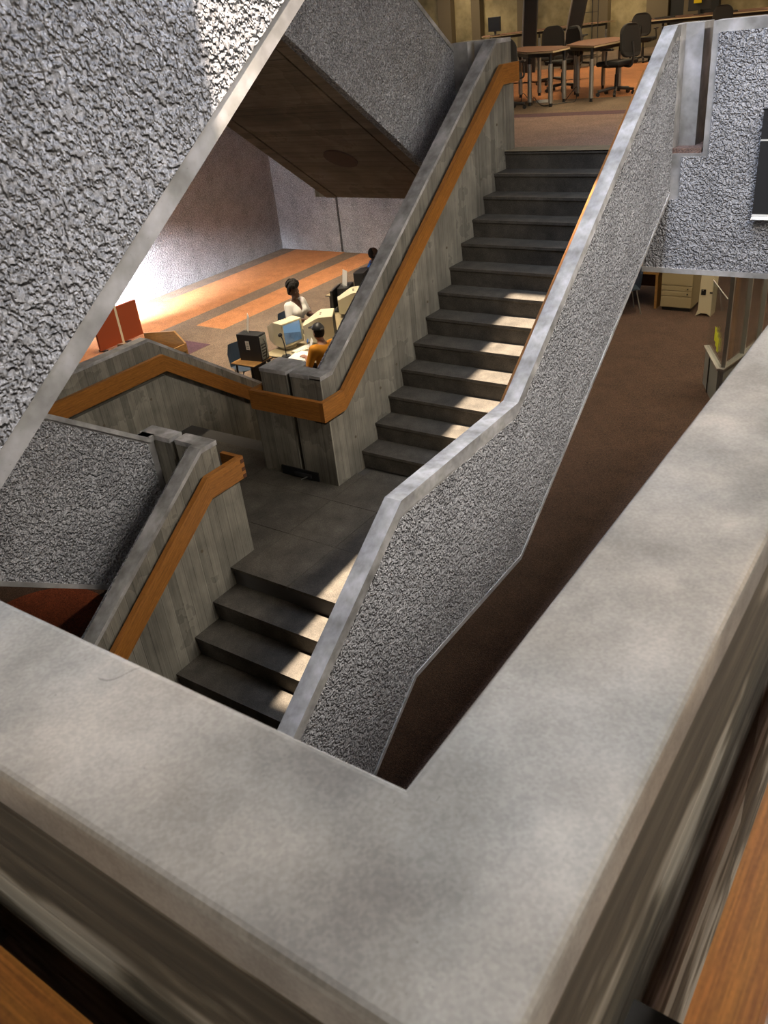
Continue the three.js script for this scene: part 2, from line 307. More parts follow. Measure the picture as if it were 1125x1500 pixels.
// flight that goes down to the hall behind the landing, and the one that climbs back over the camera's side
{
  const g = thing('stair_flight', 'stone steps leading down from the landing to the computer hall', 'staircase');
  for (let k = 1; k < 7; k++) mesh('step', block(-8.13, -6.3, Math.max(YF, YL - k * 0.2078 - 0.25), YL - k * 0.2078, 6.38 + (k - 1) * 0.3, 6.40 + k * 0.3), M.stone, g);
  settle(g);
}
{
  const g = thing('stair_flight', 'stone steps climbing from the landing behind the rough parapet', 'staircase');
  for (let k = 1; k < 14; k++) { const y = YL + k * H, f = 4.3 - (k - 1) * D; mesh('step', block(-8.13, -6.05, y - H - 0.12, y, f - D - 0.03, f), M.stone, g); }
  mesh('soffit_slab', prism('X', [[4.3, -4.7], [4.3, YL - 0.1], [0.4, YU - 0.2], [0.4, slabY]], -8.2, -6.05), M.soffit, g);
  settle(g);
}

// ---------------------------------------------------------------- parapets and wooden handrails
function rail(g, line, x0, x1, d1, d2) {                            // a board per straight run, mitred at the bends
  for (let i = 0; i + 1 < line.length; i++) {
    const [a, b] = [line[i], line[i + 1]], v = W(0, b[1], b[0]).sub(W(0, a[1], a[0])).normalize();
    mesh('rail_board', prism('X', strip([a, b], d1, d2), x0, x1, v), M.rail, g);
  }
}
// right parapet of the central stair
{
  const top = [[2.2, -4.476], [4.28, -3.02], [6.19, -3.02], [10.02, -0.318], [10.14, -0.318]];
  const bot = [[2.2, -6.10], [2.75, YF], [4.24, -4.70], [6.19, -4.70], [10.14, -2.05]];
  const full = (dt, db, f0 = 2.76) => [[f0, -4.08 - dt + (f0 - 2.76) * 0.7], ...top.slice(1).map(([f, y]) => [f, y - dt]), ...bot.slice(2).reverse().map(([f, y]) => [f, y + db]), [f0, YF + db]];
  const g = thing('stair_parapet', 'rough grey concrete parapet with a bright smooth cap along the right of the stair', 'parapet');
  mesh('wall_body', prism('X', full(0.1, 0), -3.27, -3.15), M.smooth, g);
  mesh('rough_panel', prism('X', full(0.15, 0.045, 2.80), -3.15, -3.135), M.rough, g);
  const capLine = [[2.76, -4.08], ...top.slice(1)];
  mesh('cap', prism('X', strip(capLine, 0, 0.11), -3.275, -3.128), M.cap, g);
  mesh('bottom_lip', prism('X', strip([[2.79, YF + 0.045], ...bot.slice(2).map(([f, y]) => [f, y + 0.045])], 0, 0.045), -3.16, -3.125), M.smooth, g);
  mesh('inner_wall', prism('X', [...strip(capLine, 0.47, 0.48).slice(0, 5), [10.14, slabY], [6.3, -4.68], [4.2, -4.68], [2.76, YF]], XR, -3.26), M.board, g);
  settle(g);
  const r = thing('handrail', 'orange wooden handrail inside the right parapet of the stair', 'handrail');
  rail(r, [[2.76, -4.08], [4.30, -3.0], [6.17, -3.0], [9.78, -0.46]], XR - 0.06, XR - 0.01, 0.235, 0.45);
  settle(r);
}
const shadeDiscs = (g, x, list) => { for (const [f, y] of list) { const c = cyl(0.014, 0.014, 0.004, 0, 0, 0, 12); c.rotateZ(Math.PI / 2); c.translate(...W(x, y, f).toArray()); mesh('tie_hole_shade', c, M.brownPaint, g); } };  // dark discs painted for the shade inside each recessed formwork tie
// left parapet of the upper flight with the two-part end block
{
  const g = thing('stair_parapet', 'board-marked concrete parapet along the left of the upper flight', 'parapet');
  const top = [[6.05, -3.02], [6.25, -3.02], [10.08, -0.29], [10.45, -0.29]];
  mesh('upper_wall', prism('X', [...top.map(([f, y]) => [f, y - 0.03]), [10.45, -0.9], [6.3, -3.55], [6.05, -3.55]], -5.43, -5.285), M.board, g);
  mesh('cap', prism('X', strip(top, 0, 0.045), -5.445, -5.28), M.cap, g);
  mesh('lower_wall', prism('X', [[6.05, -3.515], [6.3, -3.515], [10.14, -0.79], [10.14, YU - 0.3], [6.5, -4.7], [6.05, -4.7]], -5.43, XL), M.board, g);
  mesh('lower_wall_end', block(-5.43, XL, YU - 0.3, -0.79, 10.13, 10.42), M.board, g);
  mesh('end_block', block(-5.69, -5.43, -4.28, -3.06, 6.05, 6.24), M.board, g);
  mesh('end_block_cap', block(-5.69, -5.43, -3.065, -3.02, 6.045, 6.24), M.cap, g);
  mesh('outer_wall', prism('X', [[6.24, -3.06], [10.1, -0.40], [10.1, -2.1], [6.24, -4.7]], -5.5, -5.43), M.rough, g);
  shadeDiscs(g, XL + 0.001, [[6.45, -3.86], [7.35, -3.35], [8.6, -2.35], [9.5, -1.75], [9.95, -1.2], [7.0, -3.5], [8.1, -2.85]]);
  settle(g);
  const b = thing('parapet_block', 'square concrete end block beside the joint, left of the upper flight', 'parapet block');
  mesh('lower_block', block(-6.29, -5.745, YL, -3.53, 6.05, 6.38), M.board, b);
  mesh('upper_block', block(-6.11, -5.745, -3.53, -3.06, 6.05, 6.38), M.board, b);
  mesh('block_cap', block(-6.115, -5.742, -3.06, -3.02, 6.045, 6.385), M.cap, b);
  mesh('descending_wall', prism('X', [[6.38, -3.05], [8.2, -4.35], [8.2, YF], [6.38, YF]], -6.11, -5.95), M.board, b);
  settle(b);
  const o = thing('painted_notch', 'black plate painted as the shade of the outlet box at the foot of the concrete block', 'notch');
  mesh('notch_shade', block(-6.03, -5.5, YL + 0.005, YL + 0.11, 6.035, 6.05), M.black, o);  // flat black plate, painted for the shade of a recessed notch
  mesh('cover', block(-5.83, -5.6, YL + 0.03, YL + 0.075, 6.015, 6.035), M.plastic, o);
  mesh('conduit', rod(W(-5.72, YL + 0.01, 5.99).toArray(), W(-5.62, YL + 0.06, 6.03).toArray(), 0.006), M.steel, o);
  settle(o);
  const r = thing('handrail', 'orange wooden handrail wrapping the end block and climbing the left parapet', 'handrail');
  rail(r, [[5.905, -3.0], [6.27, -3.0], [10.02, -0.32], [10.44, -0.32]], -5.225, -5.17, 0.235, 0.45);
  mesh('rail_end', block(-6.19, -5.225, -3.45, -3.235, 5.905, 5.955, new THREE.Vector3(1, 0, 0)), M.rail, r);
  mesh('rail_board', block(-6.19, -6.14, -3.45, -3.235, 5.955, 6.38, new THREE.Vector3(0, 0, 1)), M.rail, r);
  mesh('rail_board', prism('X', strip([[6.38, -3.0], [8.0, -4.16]], 0.235, 0.45), -6.19, -6.14, new THREE.Vector3(0, -0.57, -0.82)), M.rail, r);
  settle(r);
}
// left parapet of the lower flight
{
  const g = thing('stair_parapet', 'board-marked concrete parapet with angled cap left of the lower flight', 'parapet');
  const top = [[2.3, -4.42], [4.31, -3.02], [4.505, -3.02]];
  mesh('upper_wall', prism('X', [...top.map(([f, y]) => [f, y - 0.03]), [4.505, -3.53], [4.4, -3.53], [2.3, -5.0]], -5.39, -5.265), M.board, g);
  mesh('cap', prism('X', strip(top, 0, 0.045), -5.395, -5.25), M.cap, g);
  mesh('end_block', block(-5.63, -5.39, -4.3, -3.06, 4.36, 4.50), M.board, g);
  mesh('end_block_cap', block(-5.63, -5.39, -3.065, -3.02, 4.355, 4.505), M.cap, g);
  mesh('lower_wall', prism('X', [[2.3, -4.92], [4.28, -3.515], [4.665, -3.515], [4.665, YL], [4.4, -4.7], [2.5, YF], [2.3, YF]], -5.39, XL), M.board, g);
  mesh('outer_wall', prism('X', [[4.36, -3.09], [4.36, -4.7], [2.5, YF], [2.3, YF], [2.3, -4.5]], -5.5, -5.39), M.rough, g);
  shadeDiscs(g, XL + 0.001, [[4.05, -3.93], [3.05, -4.75]]);
  settle(g);
  const r = thing('handrail', 'orange wooden handrail with finger-jointed end above the lower flight', 'handrail');
  rail(r, [[2.3, -4.38], [4.25, -3.02], [4.66, -3.02]], -5.225, -5.17, 0.235, 0.45);
  mesh('rail_end', block(-5.42, -5.17, -3.47, -3.255, 4.66, 4.705, new THREE.Vector3(1, 0, 0)), M.rail, r);
  for (const y of [-3.30, -3.38, -3.45]) mesh('finger_joint', block(-5.172, -5.167, y - 0.018, y + 0.018, 4.662, 4.703), M.redwood, r);
  settle(r);
}
// rough parapet of the flight that climbs back towards the gallery
{
  const g = thing('stair_parapet', 'rough concrete parapet wall of the flight left of the lower steps', 'parapet');
  const top = [[0.5, -0.40], [4.29, -3.02], [4.36, -3.02]], bot = [[4.36, -4.80], [4.2, -4.70], [0.5, -2.13]];
  mesh('wall_body', prism('X', [...top, ...bot], -6.05, -5.915), M.smooth, g);
  mesh('rough_panel', prism('X', [[0.5, -0.46], [4.27, -3.08], [4.30, -4.72], [4.2, -4.65], [0.5, -2.08]], -5.915, -5.90), M.rough, g);
  mesh('cap', prism('X', strip(top, 0, 0.05), -6.06, -5.89), M.cap, g);
  mesh('bottom_lip', prism('X', strip([[0.5, -2.08], [4.2, -4.65], [4.36, -4.75]], 0, 0.05), -5.92, -5.89), M.smooth, g);
  mesh('end_block', block(-6.06, -5.69, -4.6, -3.06, 4.35, 4.5), M.board, g);
  mesh('end_block_cap', block(-6.085, -5.69, -3.065, -3.02, 4.345, 4.505), M.cap, g);
  settle(g);
}
// far parapet on the left of the landing
{
  const g = thing('stair_parapet', 'stained board-marked parapet with a bent top on the far side of the landing', 'parapet');
  const top = [[0.5, -0.36], [4.3, -3.02], [6.33, -3.02], [8.3, -4.40]];
  mesh('upper_wall', prism('X', [...top.map(([f, y]) => [f, y - 0.03]), [8.3, YF], [6.3, -3.6], [4.3, -3.6], [0.5, -0.95]], -8.33, -8.205), M.board, g);
  mesh('cap', prism('X', strip(top, 0, 0.04), -8.345, -8.2), M.cap, g);
  mesh('lower_wall', prism('X', [[0.5, -0.86], [4.3, -3.515], [6.4, -3.515], [8.3, -4.85], [8.3, YF], [6.2, YF], [4.3, -4.7], [0.5, -2.1]], -8.33, -8.13), M.board, g);
  shadeDiscs(g, -8.129, [[5.35, -3.75], [6.1, -3.72], [7.0, -4.28], [5.0, -4.0]]);
  settle(g);
  const r = thing('handrail', 'orange wooden handrail bent over the far parapet of the landing', 'handrail');
  rail(r, [[0.6, -0.40], [4.32, -3.0], [6.40, -3.0], [8.2, -4.27]], -8.13, -8.075, 0.235, 0.45);
  settle(r);
}
// flight of the next storey: the big rough slab that crosses the picture
{
  const X = -3.6, bot = (f) => -1.726 + (f - 1.717) * 0.682;
  const g = thing('upper_stair_flight', 'huge sloping slab of rough hammered concrete overhead', 'staircase');
  mesh('wall_body', prism('X', [[0.6, bot(0.6)], [9.5, bot(9.5)], [9.5, 4.99], [0.6, 4.99]], X - 0.14, X - 0.015), M.smooth, g);
  const face = prism('X', [[0.6, bot(0.6) + 0.135], [8.9, bot(8.9) + 0.135], [8.9, 4.95], [0.6, 4.95]], X - 0.015, X); { const a = face.attributes.uv.array; for (let i = 0; i < a.length; i++) a[i] *= 0.72; }   // coarser hammering than below
  mesh('rough_panel', face, M.rough, g);
  mesh('bottom_band', prism('X', strip([[0.6, bot(0.6) + 0.13], [9.5, bot(9.5) + 0.13]], 0, 0.13), X - 0.02, X - 0.005), M.smooth, g);
  mesh('soffit_slab', prism('X', [[0.6, bot(0.6)], [9.5, bot(9.5)], [9.5, bot(9.5) + 0.4], [0.6, bot(0.6) + 0.4]], -5.1, X - 0.14), M.soffit, g);
  settle(g);
}
// flight that rises from the head of the stair towards the camera: boarded soffit and rough side
{
  const g = thing('upper_stair_flight', 'concrete flight with dark boarded soffit above the computer hall', 'staircase');
  const s = (f) => 4.756 - 0.68 * f, t = (f) => -0.29 + 0.69 * (10.06 - f);
  const F0 = 5.2, F1 = 10.12;
  mesh('rough_side', prism('X', [[F0, s(F0)], [F1, s(F1)], [F1, t(F1) - 0.05], [F0, t(F0) - 0.05]], -6.0, -5.9), M.rough, g);
  mesh('side_cap', prism('X', strip([[F0, t(F0)], [F1, t(F1)]], 0, 0.06), -6.06, -5.89), M.cap, g);
  const band = (x0, x1, up) => prism('X', [[F0, s(F0) + up], [F1, s(F1) + up], [F1, s(F1) + 0.35], [F0, s(F0) + 0.35]], x0, x1, 'swap');
  mesh('soffit_edge', band(-6.17, -6.0, 0), M.soffit, g);
  mesh('soffit_groove', band(-6.20, -6.17, 0.14), M.soffit, g);
  const n = 14, wF = (F1 - F0) / n;
  for (let i = 0; i < n; i++) { const a = F0 + i * wF, b = a + wF - 0.006, up = rnd() * 0.008; mesh('soffit_board', prism('X', [[a, s(a) + up], [b, s(b) + up], [b, s(b) + 0.3], [a, s(a) + 0.3]], -7.96, -6.20, 'swap'), M.soffit, g); }
  mesh('soffit_groove', band(-7.99, -7.96, 0.14), M.soffit, g);
  mesh('soffit_edge', band(-8.19, -7.99, 0), M.soffit, g);
  mesh('far_side', prism('X', [[F0, s(F0) + 0.3], [F1, s(F1) + 0.3], [F1, t(F1)], [F0, t(F0)]], -8.19, -8.05), M.board, g);
  const d = cyl(0.2, 0.2, 0.02, 0, 0, 0, 40); d.rotateX(-Math.atan(0.68)); d.translate(...W(-7.04, s(9.09) - 0.004, 9.09).toArray());
  mesh('ceiling_disc', d, mat(lin(0.11, 0.06, 0.04)), g);
  settle(g);
}
struct('wall_stair_head_pilaster', [block(-5.92, -5.70, -2.1, -0.29, 10.12, 10.5), block(-5.65, -5.44, -2.1, -0.29, 10.2, 10.5)], M.smooth, 'pair of smooth blue-grey concrete pilasters left of the stair head', 'pilaster');
struct('wall_hall_beam', block(-8.4, -5.95, slabY - 0.02, YU, 10.13, 10.5), M.board);

// ---------------------------------------------------------------- foreground parapet of the gallery
{
  const k = 1.5, xi = -0.16 * k, xo = -0.07 * k, fi = 0.2 * k, fo = 0.11 * k, yt = -0.29 * k, xe = -4.0, fe = 10.0;
  const g = thing('gallery_parapet', 'thick mottled grey concrete parapet corner of the gallery', 'parapet');
  const sh = new THREE.Shape([[xe, fo], [xo, fo], [xo, fe], [xi, fe], [xi, fi], [xe, fi]].map(([x, f]) => new THREE.Vector2(x * U, f * U)));
  const top = new THREE.ExtrudeGeometry(sh, { depth: 0.03, bevelEnabled: true, bevelSize: 0.006, bevelThickness: 0.006, bevelSegments: 3, bevelOffset: -0.006 });
  top.rotateX(-Math.PI / 2); top.translate(0, (yt + Y0) * U - 0.036, 0); uvBox(top);
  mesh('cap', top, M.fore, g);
  const e = 0.004, body = [[xe, fo + e], [xo - e, fo + e], [xo - e, fe], [xi + e, fe], [xi + e, fi - e], [xe, fi - e]];
  const bg = prism('Y', body, slabY, yt - 0.035); uvBox(bg, 'swap');
  mesh('wall_body', bg, M.stained, g);
  settle(g);
  const r = thing('handrail', 'honey coloured wooden handrail on the gallery side of the parapet corner', 'handrail');
  mesh('rail_board', block(xe, xo + 0.045, yt - 0.45, yt - 0.235, 0.085, 0.134, new THREE.Vector3(1, 0, 0)), M.rail, r);
  mesh('rail_board', block(xo + 0.043, xo + 0.09, yt - 0.45, yt - 0.235, 0.134, fe, new THREE.Vector3(0, 0, 1)), M.rail, r);
  for (const f of [0.36, 2.5, 4.8, 7.2]) mesh('bracket', block(xo - 0.01, xo + 0.045, yt - 0.36, yt - 0.30, f, f + 0.05), M.black, r);
  for (const x of [-0.75, -2.4]) mesh('bracket', block(x, x + 0.05, yt - 0.36, yt - 0.30, 0.13, 0.17), M.black, r);
  settle(r);
}

// ---------------------------------------------------------------- lamps
function ceilingLamp(x, y, f, w, d, power, label, group, color = 0xfff3dc) {
  const g = thing('ceiling_light', label, 'ceiling light', group);
  mesh('frame', block(x - w / 2 - 0.04, x + w / 2 + 0.04, y - 0.02, y, f - d / 2 - 0.04, f + d / 2 + 0.04), M.white, g);
  mesh('diffuser', block(x - w / 2, x + w / 2, y - 0.03, y - 0.018, f - d / 2, f + d / 2), M.lamp, g);
  settle(g); area(x, y - 0.05, f, w, d, [0, -1, 0.0001], color, power);
}
for (const [x, f] of [[1.15, 4.0], [1.15, 6.4], [1.15, 9.0], [3.4, 1.2], [-2.4, -2.6], [-5.4, -2.6]]) ceilingLamp(x, 1.6, f, 0.6, 2.0, f > 2 ? 52 : 24, 'fluorescent ceiling light above the gallery', 'ceiling lights above the gallery', 0xfff6ea);
for (const [x, f] of [[-5, 14], [-6.6, 17.2], [-4.0, 20], [-9, 23], [-14, 25], [-5, 27], [-11, 29], [-17, 28.5]]) ceilingLamp(x, 1.6, f, 0.5, 2.2, 27, 'fluorescent ceiling light in the upper reading room', 'ceiling lights of the reading room', 0xffe2b0);
for (const [x, f] of [[-4.6, 12.6], [-1.5, 13.5], [-5.2, 16.6], [-2, 18]]) ceilingLamp(x, slabY, f, 0.5, 2.0, 22, 'fluorescent light under the upper floor slab', 'lights under the upper floor', 0xffe6bd);
{ // added spotlight, out of view, put in for the bright patch on the hall wall
  const g = thing('added_spotlight', 'added unseen spotlight aimed along the hammered hall wall', 'spotlight'), a = W(-17.25, -3.3, 11.0), b = W(-18.1, -5.35, 13.3), d = b.clone().sub(a).normalize();
  const q = new THREE.Quaternion().setFromUnitVectors(new THREE.Vector3(0, 1, 0), d), can = new THREE.CylinderGeometry(0.07, 0.06, 0.16, 24, 1, true).applyQuaternion(q).translate(a.x, a.y, a.z), lens = new THREE.CylinderGeometry(0.055, 0.055, 0.01, 24).applyQuaternion(q).translate(a.x + d.x * 0.06, a.y + d.y * 0.06, a.z + d.z * 0.06);
  mesh('housing', can, M.white, g); mesh('lens', lens, M.lamp, g); mesh('arm', rod([a.x, a.y, a.z], [a.x, a.y + 0.05, a.z + 0.22], 0.012), M.white, g); settle(g);
  const l = new THREE.SpotLight(0xf6f6ff, 650, 0, 0.6, 0.95, 2); l.position.copy(a).addScaledVector(d, 0.1); l.target.position.copy(b); l.castShadow = true; l.shadow.radius = 4; scene.add(l, l.target);
}
for (const [x, f] of [[-11.2, 8.8], [-10.6, 12.2], [-14.2, 11.8], [-11.6, 15.0], [-14.8, 14.6], [-15.4, 17.9], [-12.6, 17.9]]) {   // louvred downlights: the cone stays on the floor
  const y = f < 10 ? 5 : f > 17 ? -1.8 : 1.6, g = thing('downlight', 'round louvred downlight in the ceiling of the computer hall', 'ceiling light', 'downlights of the hall');
  const p = W(x, y, f); mesh('housing', new THREE.CylinderGeometry(0.22, 0.22, 0.12, 32, 1, true).translate(p.x, p.y - 0.06, p.z), M.white, g); mesh('diffuser', cyl(0.2, 0.2, 0.01, p.x, p.y - 0.02, p.z, 32), M.lamp, g); settle(g);
  const l = new THREE.SpotLight(0xffecd0, f < 10 ? 240 : f > 17 ? 30 : 125, 0, f > 17 ? 0.8 : 0.56, 0.7, 2); l.position.copy(W(x, y - 0.16, f)); l.target.position.copy(W(x, YF, f)); l.castShadow = true; l.shadow.radius = 8; scene.add(l, l.target);
}
// ---------------------------------------------------------------- furniture of the upper reading room
function place(g, x, y, f, turn = 0) { g.position.copy(W(x, y, f)); g.rotation.y = turn; return g; }
function copyOf(src, name, label, group) { const c = src.clone(); c.name = numbered(name); c.userData = { ...src.userData, label }; if (group) c.userData.group = group; scene.add(c); return c; }
function taskChair(label) {                                         // faces -z
  const g = thing('task_chair', label, 'chair', 'task chairs in the reading room');
  const star = [], r = 0.29;
  for (let i = 0; i < 5; i++) { const a = i * Math.PI * 2 / 5 + 0.3, x = Math.sin(a) * r, z = Math.cos(a) * r; star.push(rod([0, 0.11, 0], [x, 0.075, z], 0.022)); const w = cyl(0.03, 0.03, 0.04, 0, 0, 0, 14); w.rotateZ(Math.PI / 2); w.rotateY(a); w.translate(x, 0.03, z); mesh('caster', w, M.black, g); }
  mesh('star_base', star, M.plastic, g);
  mesh('column', [cyl(0.028, 0.032, 0.2, 0, 0.2, 0), cyl(0.018, 0.018, 0.16, 0, 0.36, 0)], M.plastic, g);
  const seat = box(0.48, 0.07, 0.47, 0, 0.46, 0, 0.03); mesh('seat', seat, M.fabric, g);
  mesh('seat_pan', box(0.3, 0.03, 0.3, 0, 0.415, 0), M.plastic, g);
  const bs = new THREE.Shape(); { const w = 0.21, h = 0.22, r = 0.12; bs.moveTo(-w + r, -h); bs.lineTo(w - r, -h); bs.quadraticCurveTo(w, -h, w, -h + r); bs.lineTo(w, h - r); bs.quadraticCurveTo(w, h, w - r, h); bs.lineTo(-w + r, h); bs.quadraticCurveTo(-w, h, -w, h - r); bs.lineTo(-w, -h + r); bs.quadraticCurveTo(-w, -h, -w + r, -h); }
  const back = new THREE.ExtrudeGeometry(bs, { depth: 0.03, bevelSize: 0.012, bevelThickness: 0.012, bevelSegments: 3, curveSegments: 8 }); { const q = back.attributes.position; for (let i = 0; i < q.count; i++) { const x = q.getX(i), y = q.getY(i); q.setX(i, x * (1 - 0.22 * Math.max(0, y / 0.22) ** 2)); q.setZ(i, q.getZ(i) - x * x * 0.7); } back.computeVertexNormals(); } back.rotateX(-0.12); back.translate(0, 0.76, 0.26); mesh('backrest', back, M.fabric, g);
  mesh('back_bar', tube([[0, 0.42, 0.1], [0, 0.41, 0.27], [0, 0.5, 0.31], [0, 0.74, 0.29]], 0.018), M.plastic, g);
  for (const s of [-1, 1]) { mesh('armrest', [box(0.06, 0.03, 0.24, s * 0.28, 0.66, 0.02, 0.012), tube([[s * 0.2, 0.43, 0.02], [s * 0.28, 0.45, 0.02], [s * 0.28, 0.64, 0.02]], 0.014)], M.plastic, g); }
  return g;
}
const chair0 = place(taskChair('black task chair pulled out at the right end of the reading table'), -6.12, YU, 16.25, -1.9 + Math.PI);
const chairAt = (x, f, turn, label) => place(copyOf(chair0, 'task_chair', label), x, YU, f, turn);
chairAt(-7.5, 14.6, 0.35, 'black task chair behind the wooden handrail end at the stair head');
chairAt(-7.75, 17.6, 2.6, 'black task chair tucked under the middle of the reading tables');
chairAt(-8.75, 19.3, 3.5, 'black task chair with its back above the far side of the reading table');
chairAt(-9.9, 23.7, -1.3, 'black task chair with armrests at the left end of the far long table');
chairAt(-8.4, 24.1, 0.1, 'black task chair facing the far long table with its back to the stair');
chairAt(-6.2, 23.6, -0.2, 'black task chair with only its back showing over the gallery wall');
function table(name, poly, y, legs, label, group) {
  const g = thing(name, label, 'table', group);
  const top = prism('Y', poly, y - 0.03, y); mesh('tabletop', top, M.redwood, g);
  const c = poly.reduce((a, p) => [a[0] + p[0] / poly.length, a[1] + p[1] / poly.length], [0, 0]);
  const grow = poly.map(([x, f]) => [c[0] + (x - c[0]) * 1.006, c[1] + (f - c[1]) * 1.006]);
  mesh('table_edge', prism('Y', grow, y - 0.032, y - 0.008), M.edge, g);
  mesh('under_frame', prism('Y', poly.map(([x, f]) => [c[0] + (x - c[0]) * 0.86, c[1] + (f - c[1]) * 0.86]), y - 0.1, y - 0.03), M.plastic, g);
  for (const [x, f] of legs) {
    const p = W(x, YU, f), h = (y - YU - 0.03) * U;
    const l = mesh('leg', [cyl(0.032, 0.036, h - 0.2, p.x, p.y + 0.05 + (h - 0.2) / 2, p.z)], M.steel, g);
    mesh('leg_sleeve', cyl(0.024, 0.024, 0.16, p.x, p.y + h - 0.08, p.z), M.plastic, l); mesh('foot', cyl(0.02, 0.026, 0.05, p.x, p.y + 0.025, p.z), M.black, l);
  }
  return settle(g);
}
table('reading_table', [[-7.28, 14.98], [-6.66, 14.72], [-6.72, 15.55], [-7.2, 16.3], [-8.4, 17.3], [-8.6, 16.7]], -0.672, [[-6.76, 14.84], [-6.8, 15.5], [-7.92, 16.87], [-8.25, 16.71], [-7.3, 15.15]], 'trapezoid wooden table on grey legs nearest the stair head', 'reading tables');
table('reading_table', [[-7.12, 16.3], [-6.14, 15.22], [-6.08, 16.8], [-6.9, 18.1], [-7.5, 17.9]], -0.672, [[-6.22, 15.33], [-6.9, 16.35], [-7.1, 16.72], [-6.9, 17.6], [-6.35, 17.0]], 'angled wooden table with many grey legs beside the pulled out chair', 'reading tables');
table('reading_table', [[-9.3, 25.5], [-8.9, 24.9], [-5.2, 24.2], [-3.4, 24.4], [-3.4, 25.8], [-8.9, 26.9]], -0.62, [[-9.0, 25.2], [-8.6, 26.2], [-7.2, 25.0], [-5.3, 24.6]], 'long reddish wooden table with keyboards at the far side of the room', 'reading tables');
table('reading_table', [[-13.9, 25.6], [-13.2, 24.4], [-11.9, 26.0], [-10.8, 28.4], [-11.8, 28.8]], -0.62, [[-13.3, 25.0], [-12.2, 26.0], [-11.0, 28.2], [-13.2, 25.6]], 'dark table with a monitor against the yellow wall', 'reading tables');
function flatMonitor(x, y, f, turn, label) {
  const g = thing('flat_monitor', label, 'monitor');
  mesh('foot', box(0.22, 0.015, 0.16, 0, 0.008, 0), M.plastic, g); mesh('stem', box(0.05, 0.12, 0.03, 0, 0.07, 0.02), M.plastic, g);
  const h = mesh('housing', box(0.50, 0.33, 0.045, 0, 0.25, 0, 0.01), M.plastic, g); mesh('screen', box(0.46, 0.28, 0.004, 0, 0.255, -0.024), M.black, h);
  return place(g, x, y, f, turn);
}
flatMonitor(-13.2, -0.62, 25.1, 2.7, 'black flat monitor on the table by the yellow wall');
flatMonitor(-7.5, -0.62, 25.7, 0.2, 'dark monitor with a yellow note on the far long table');
{ const n = mesh('yellow_note', box(0.17, 0.15, 0.006), M.yellow); n.position.copy(W(-7.52, -0.27, 25.58)); n.rotation.y = 0.2; n.userData = { label: 'bright yellow note stuck on the far monitor', category: 'note' }; scene.add(n); }
for (const [x, f, l] of [[-8.3, 25.4, 'black keyboard near the left end of the far long table'], [-6.6, 25.0, 'black keyboard in the middle of the far long table']]) {
  const g = thing('keyboard', l, 'keyboard', 'keyboards on the far table'); mesh('keyboard_body', box(0.46, 0.025, 0.17, 0, 0.0125, 0, 0.008), M.plastic, g); for (let r = 0; r < 4; r++) mesh('key_row', box(0.43, 0.01, 0.028, 0, 0.028, -0.055 + r * 0.036), M.black, g); place(g, x, -0.62, f, 0.2);
}
// supports and hangings along the back wall
for (const [x, w, l] of [[-18.2, 0.55, 'wide brown pilaster on the yellow wall'], [-16.9, 0.35, 'pale brown pilaster on the yellow wall'], [-15.0, 0.5, 'brown pilaster right of the dark monitor'], [-12.2, 0.5, 'brown pilaster behind the wire rack'], [-10.3, 0.7, 'pale column left of the far long table'], [-9.2, 0.5, 'ribbed brown column behind the far long table'], [-5.8, 1.1, 'ribbed brown column at the right of the reading room']])
  struct('wall_upper_pilaster', block(x - w / 2, x + w / 2, YU, 1.6, 30.7, 31), M.brownPaint, l, 'pilaster');
struct('wall_upper_panel', block(-9.9, -8.4, YU, 0.1, 30.8, 31), M.black, 'dark chalkboard panel on the back wall', 'panel');  // solid black board with no opening behind it
{
  const g = thing('folded_screen', 'tall black folded screen leaning beside the yellow wall', 'screen');
  for (const [x, t] of [[-11.2, 0.06], [-10.1, 0.22]]) { const b = box(0.32, 2.2, 0.06, 0, 1.1, 0, 0.01); b.rotateZ(-t); b.translate(...W(x, YU, 23.2).toArray()); mesh('screen_leaf', b, M.plastic, g); const e = rod([-0.19, 0.05, 0], [-0.19, 2.15, 0], 0.02); e.rotateZ(-t); e.translate(...W(x, YU, 23.2).toArray()); mesh('leaf_edge', e, M.steel, g); }
  settle(g);
}
{
  const g = thing('wire_rack', 'black wire display rack with a small sign by the yellow wall', 'rack');
  for (const x of [-0.25, 0.25]) for (const z of [-0.18, 0.18]) mesh('upright', rod([x, 0, z], [x, 1.9, z], 0.009), M.plastic, g);
  for (let i = 0; i < 6; i++) { const s = []; for (let k = 0; k < 6; k++) s.push(rod([-0.25, 0.2 + i * 0.3, -0.18 + k * 0.072], [0.25, 0.2 + i * 0.3, -0.18 + k * 0.072], 0.005, 6)); mesh('wire_shelf', s, M.plastic, g); }
  mesh('sign', box(0.42, 0.3, 0.02, 0, 1.75, -0.2), M.black, g);
  place(g, -10.2, YU, 24.6, 0);
}
{
  const g = thing('cable', 'thin black cables looping on the carpet under the tables', 'cable');
  const p = (x, f, h = 0.012) => { const v = W(x, YU, f); return [v.x, v.y + h, v.z]; };
  mesh('cable_loop', tube([p(-7.6, 15.4), p(-7.45, 15.2, 0.18), p(-7.3, 15.25), p(-7.2, 15.1, 0.12), p(-7.0, 15.0), p(-6.8, 15.1), p(-6.6, 15.3)], 0.006, 60, 6), M.black, g);
  mesh('cable_loop', tube([p(-6.8, 15.55), p(-6.6, 15.6, 0.2), p(-6.55, 15.4), p(-6.7, 15.3)], 0.005, 40, 6), M.black, g);
  const q = W(-7.25, YU, 15.6); mesh('power_strip', box(0.22, 0.04, 0.06, q.x, q.y + 0.02, q.z), M.white, g);
  settle(g);
}

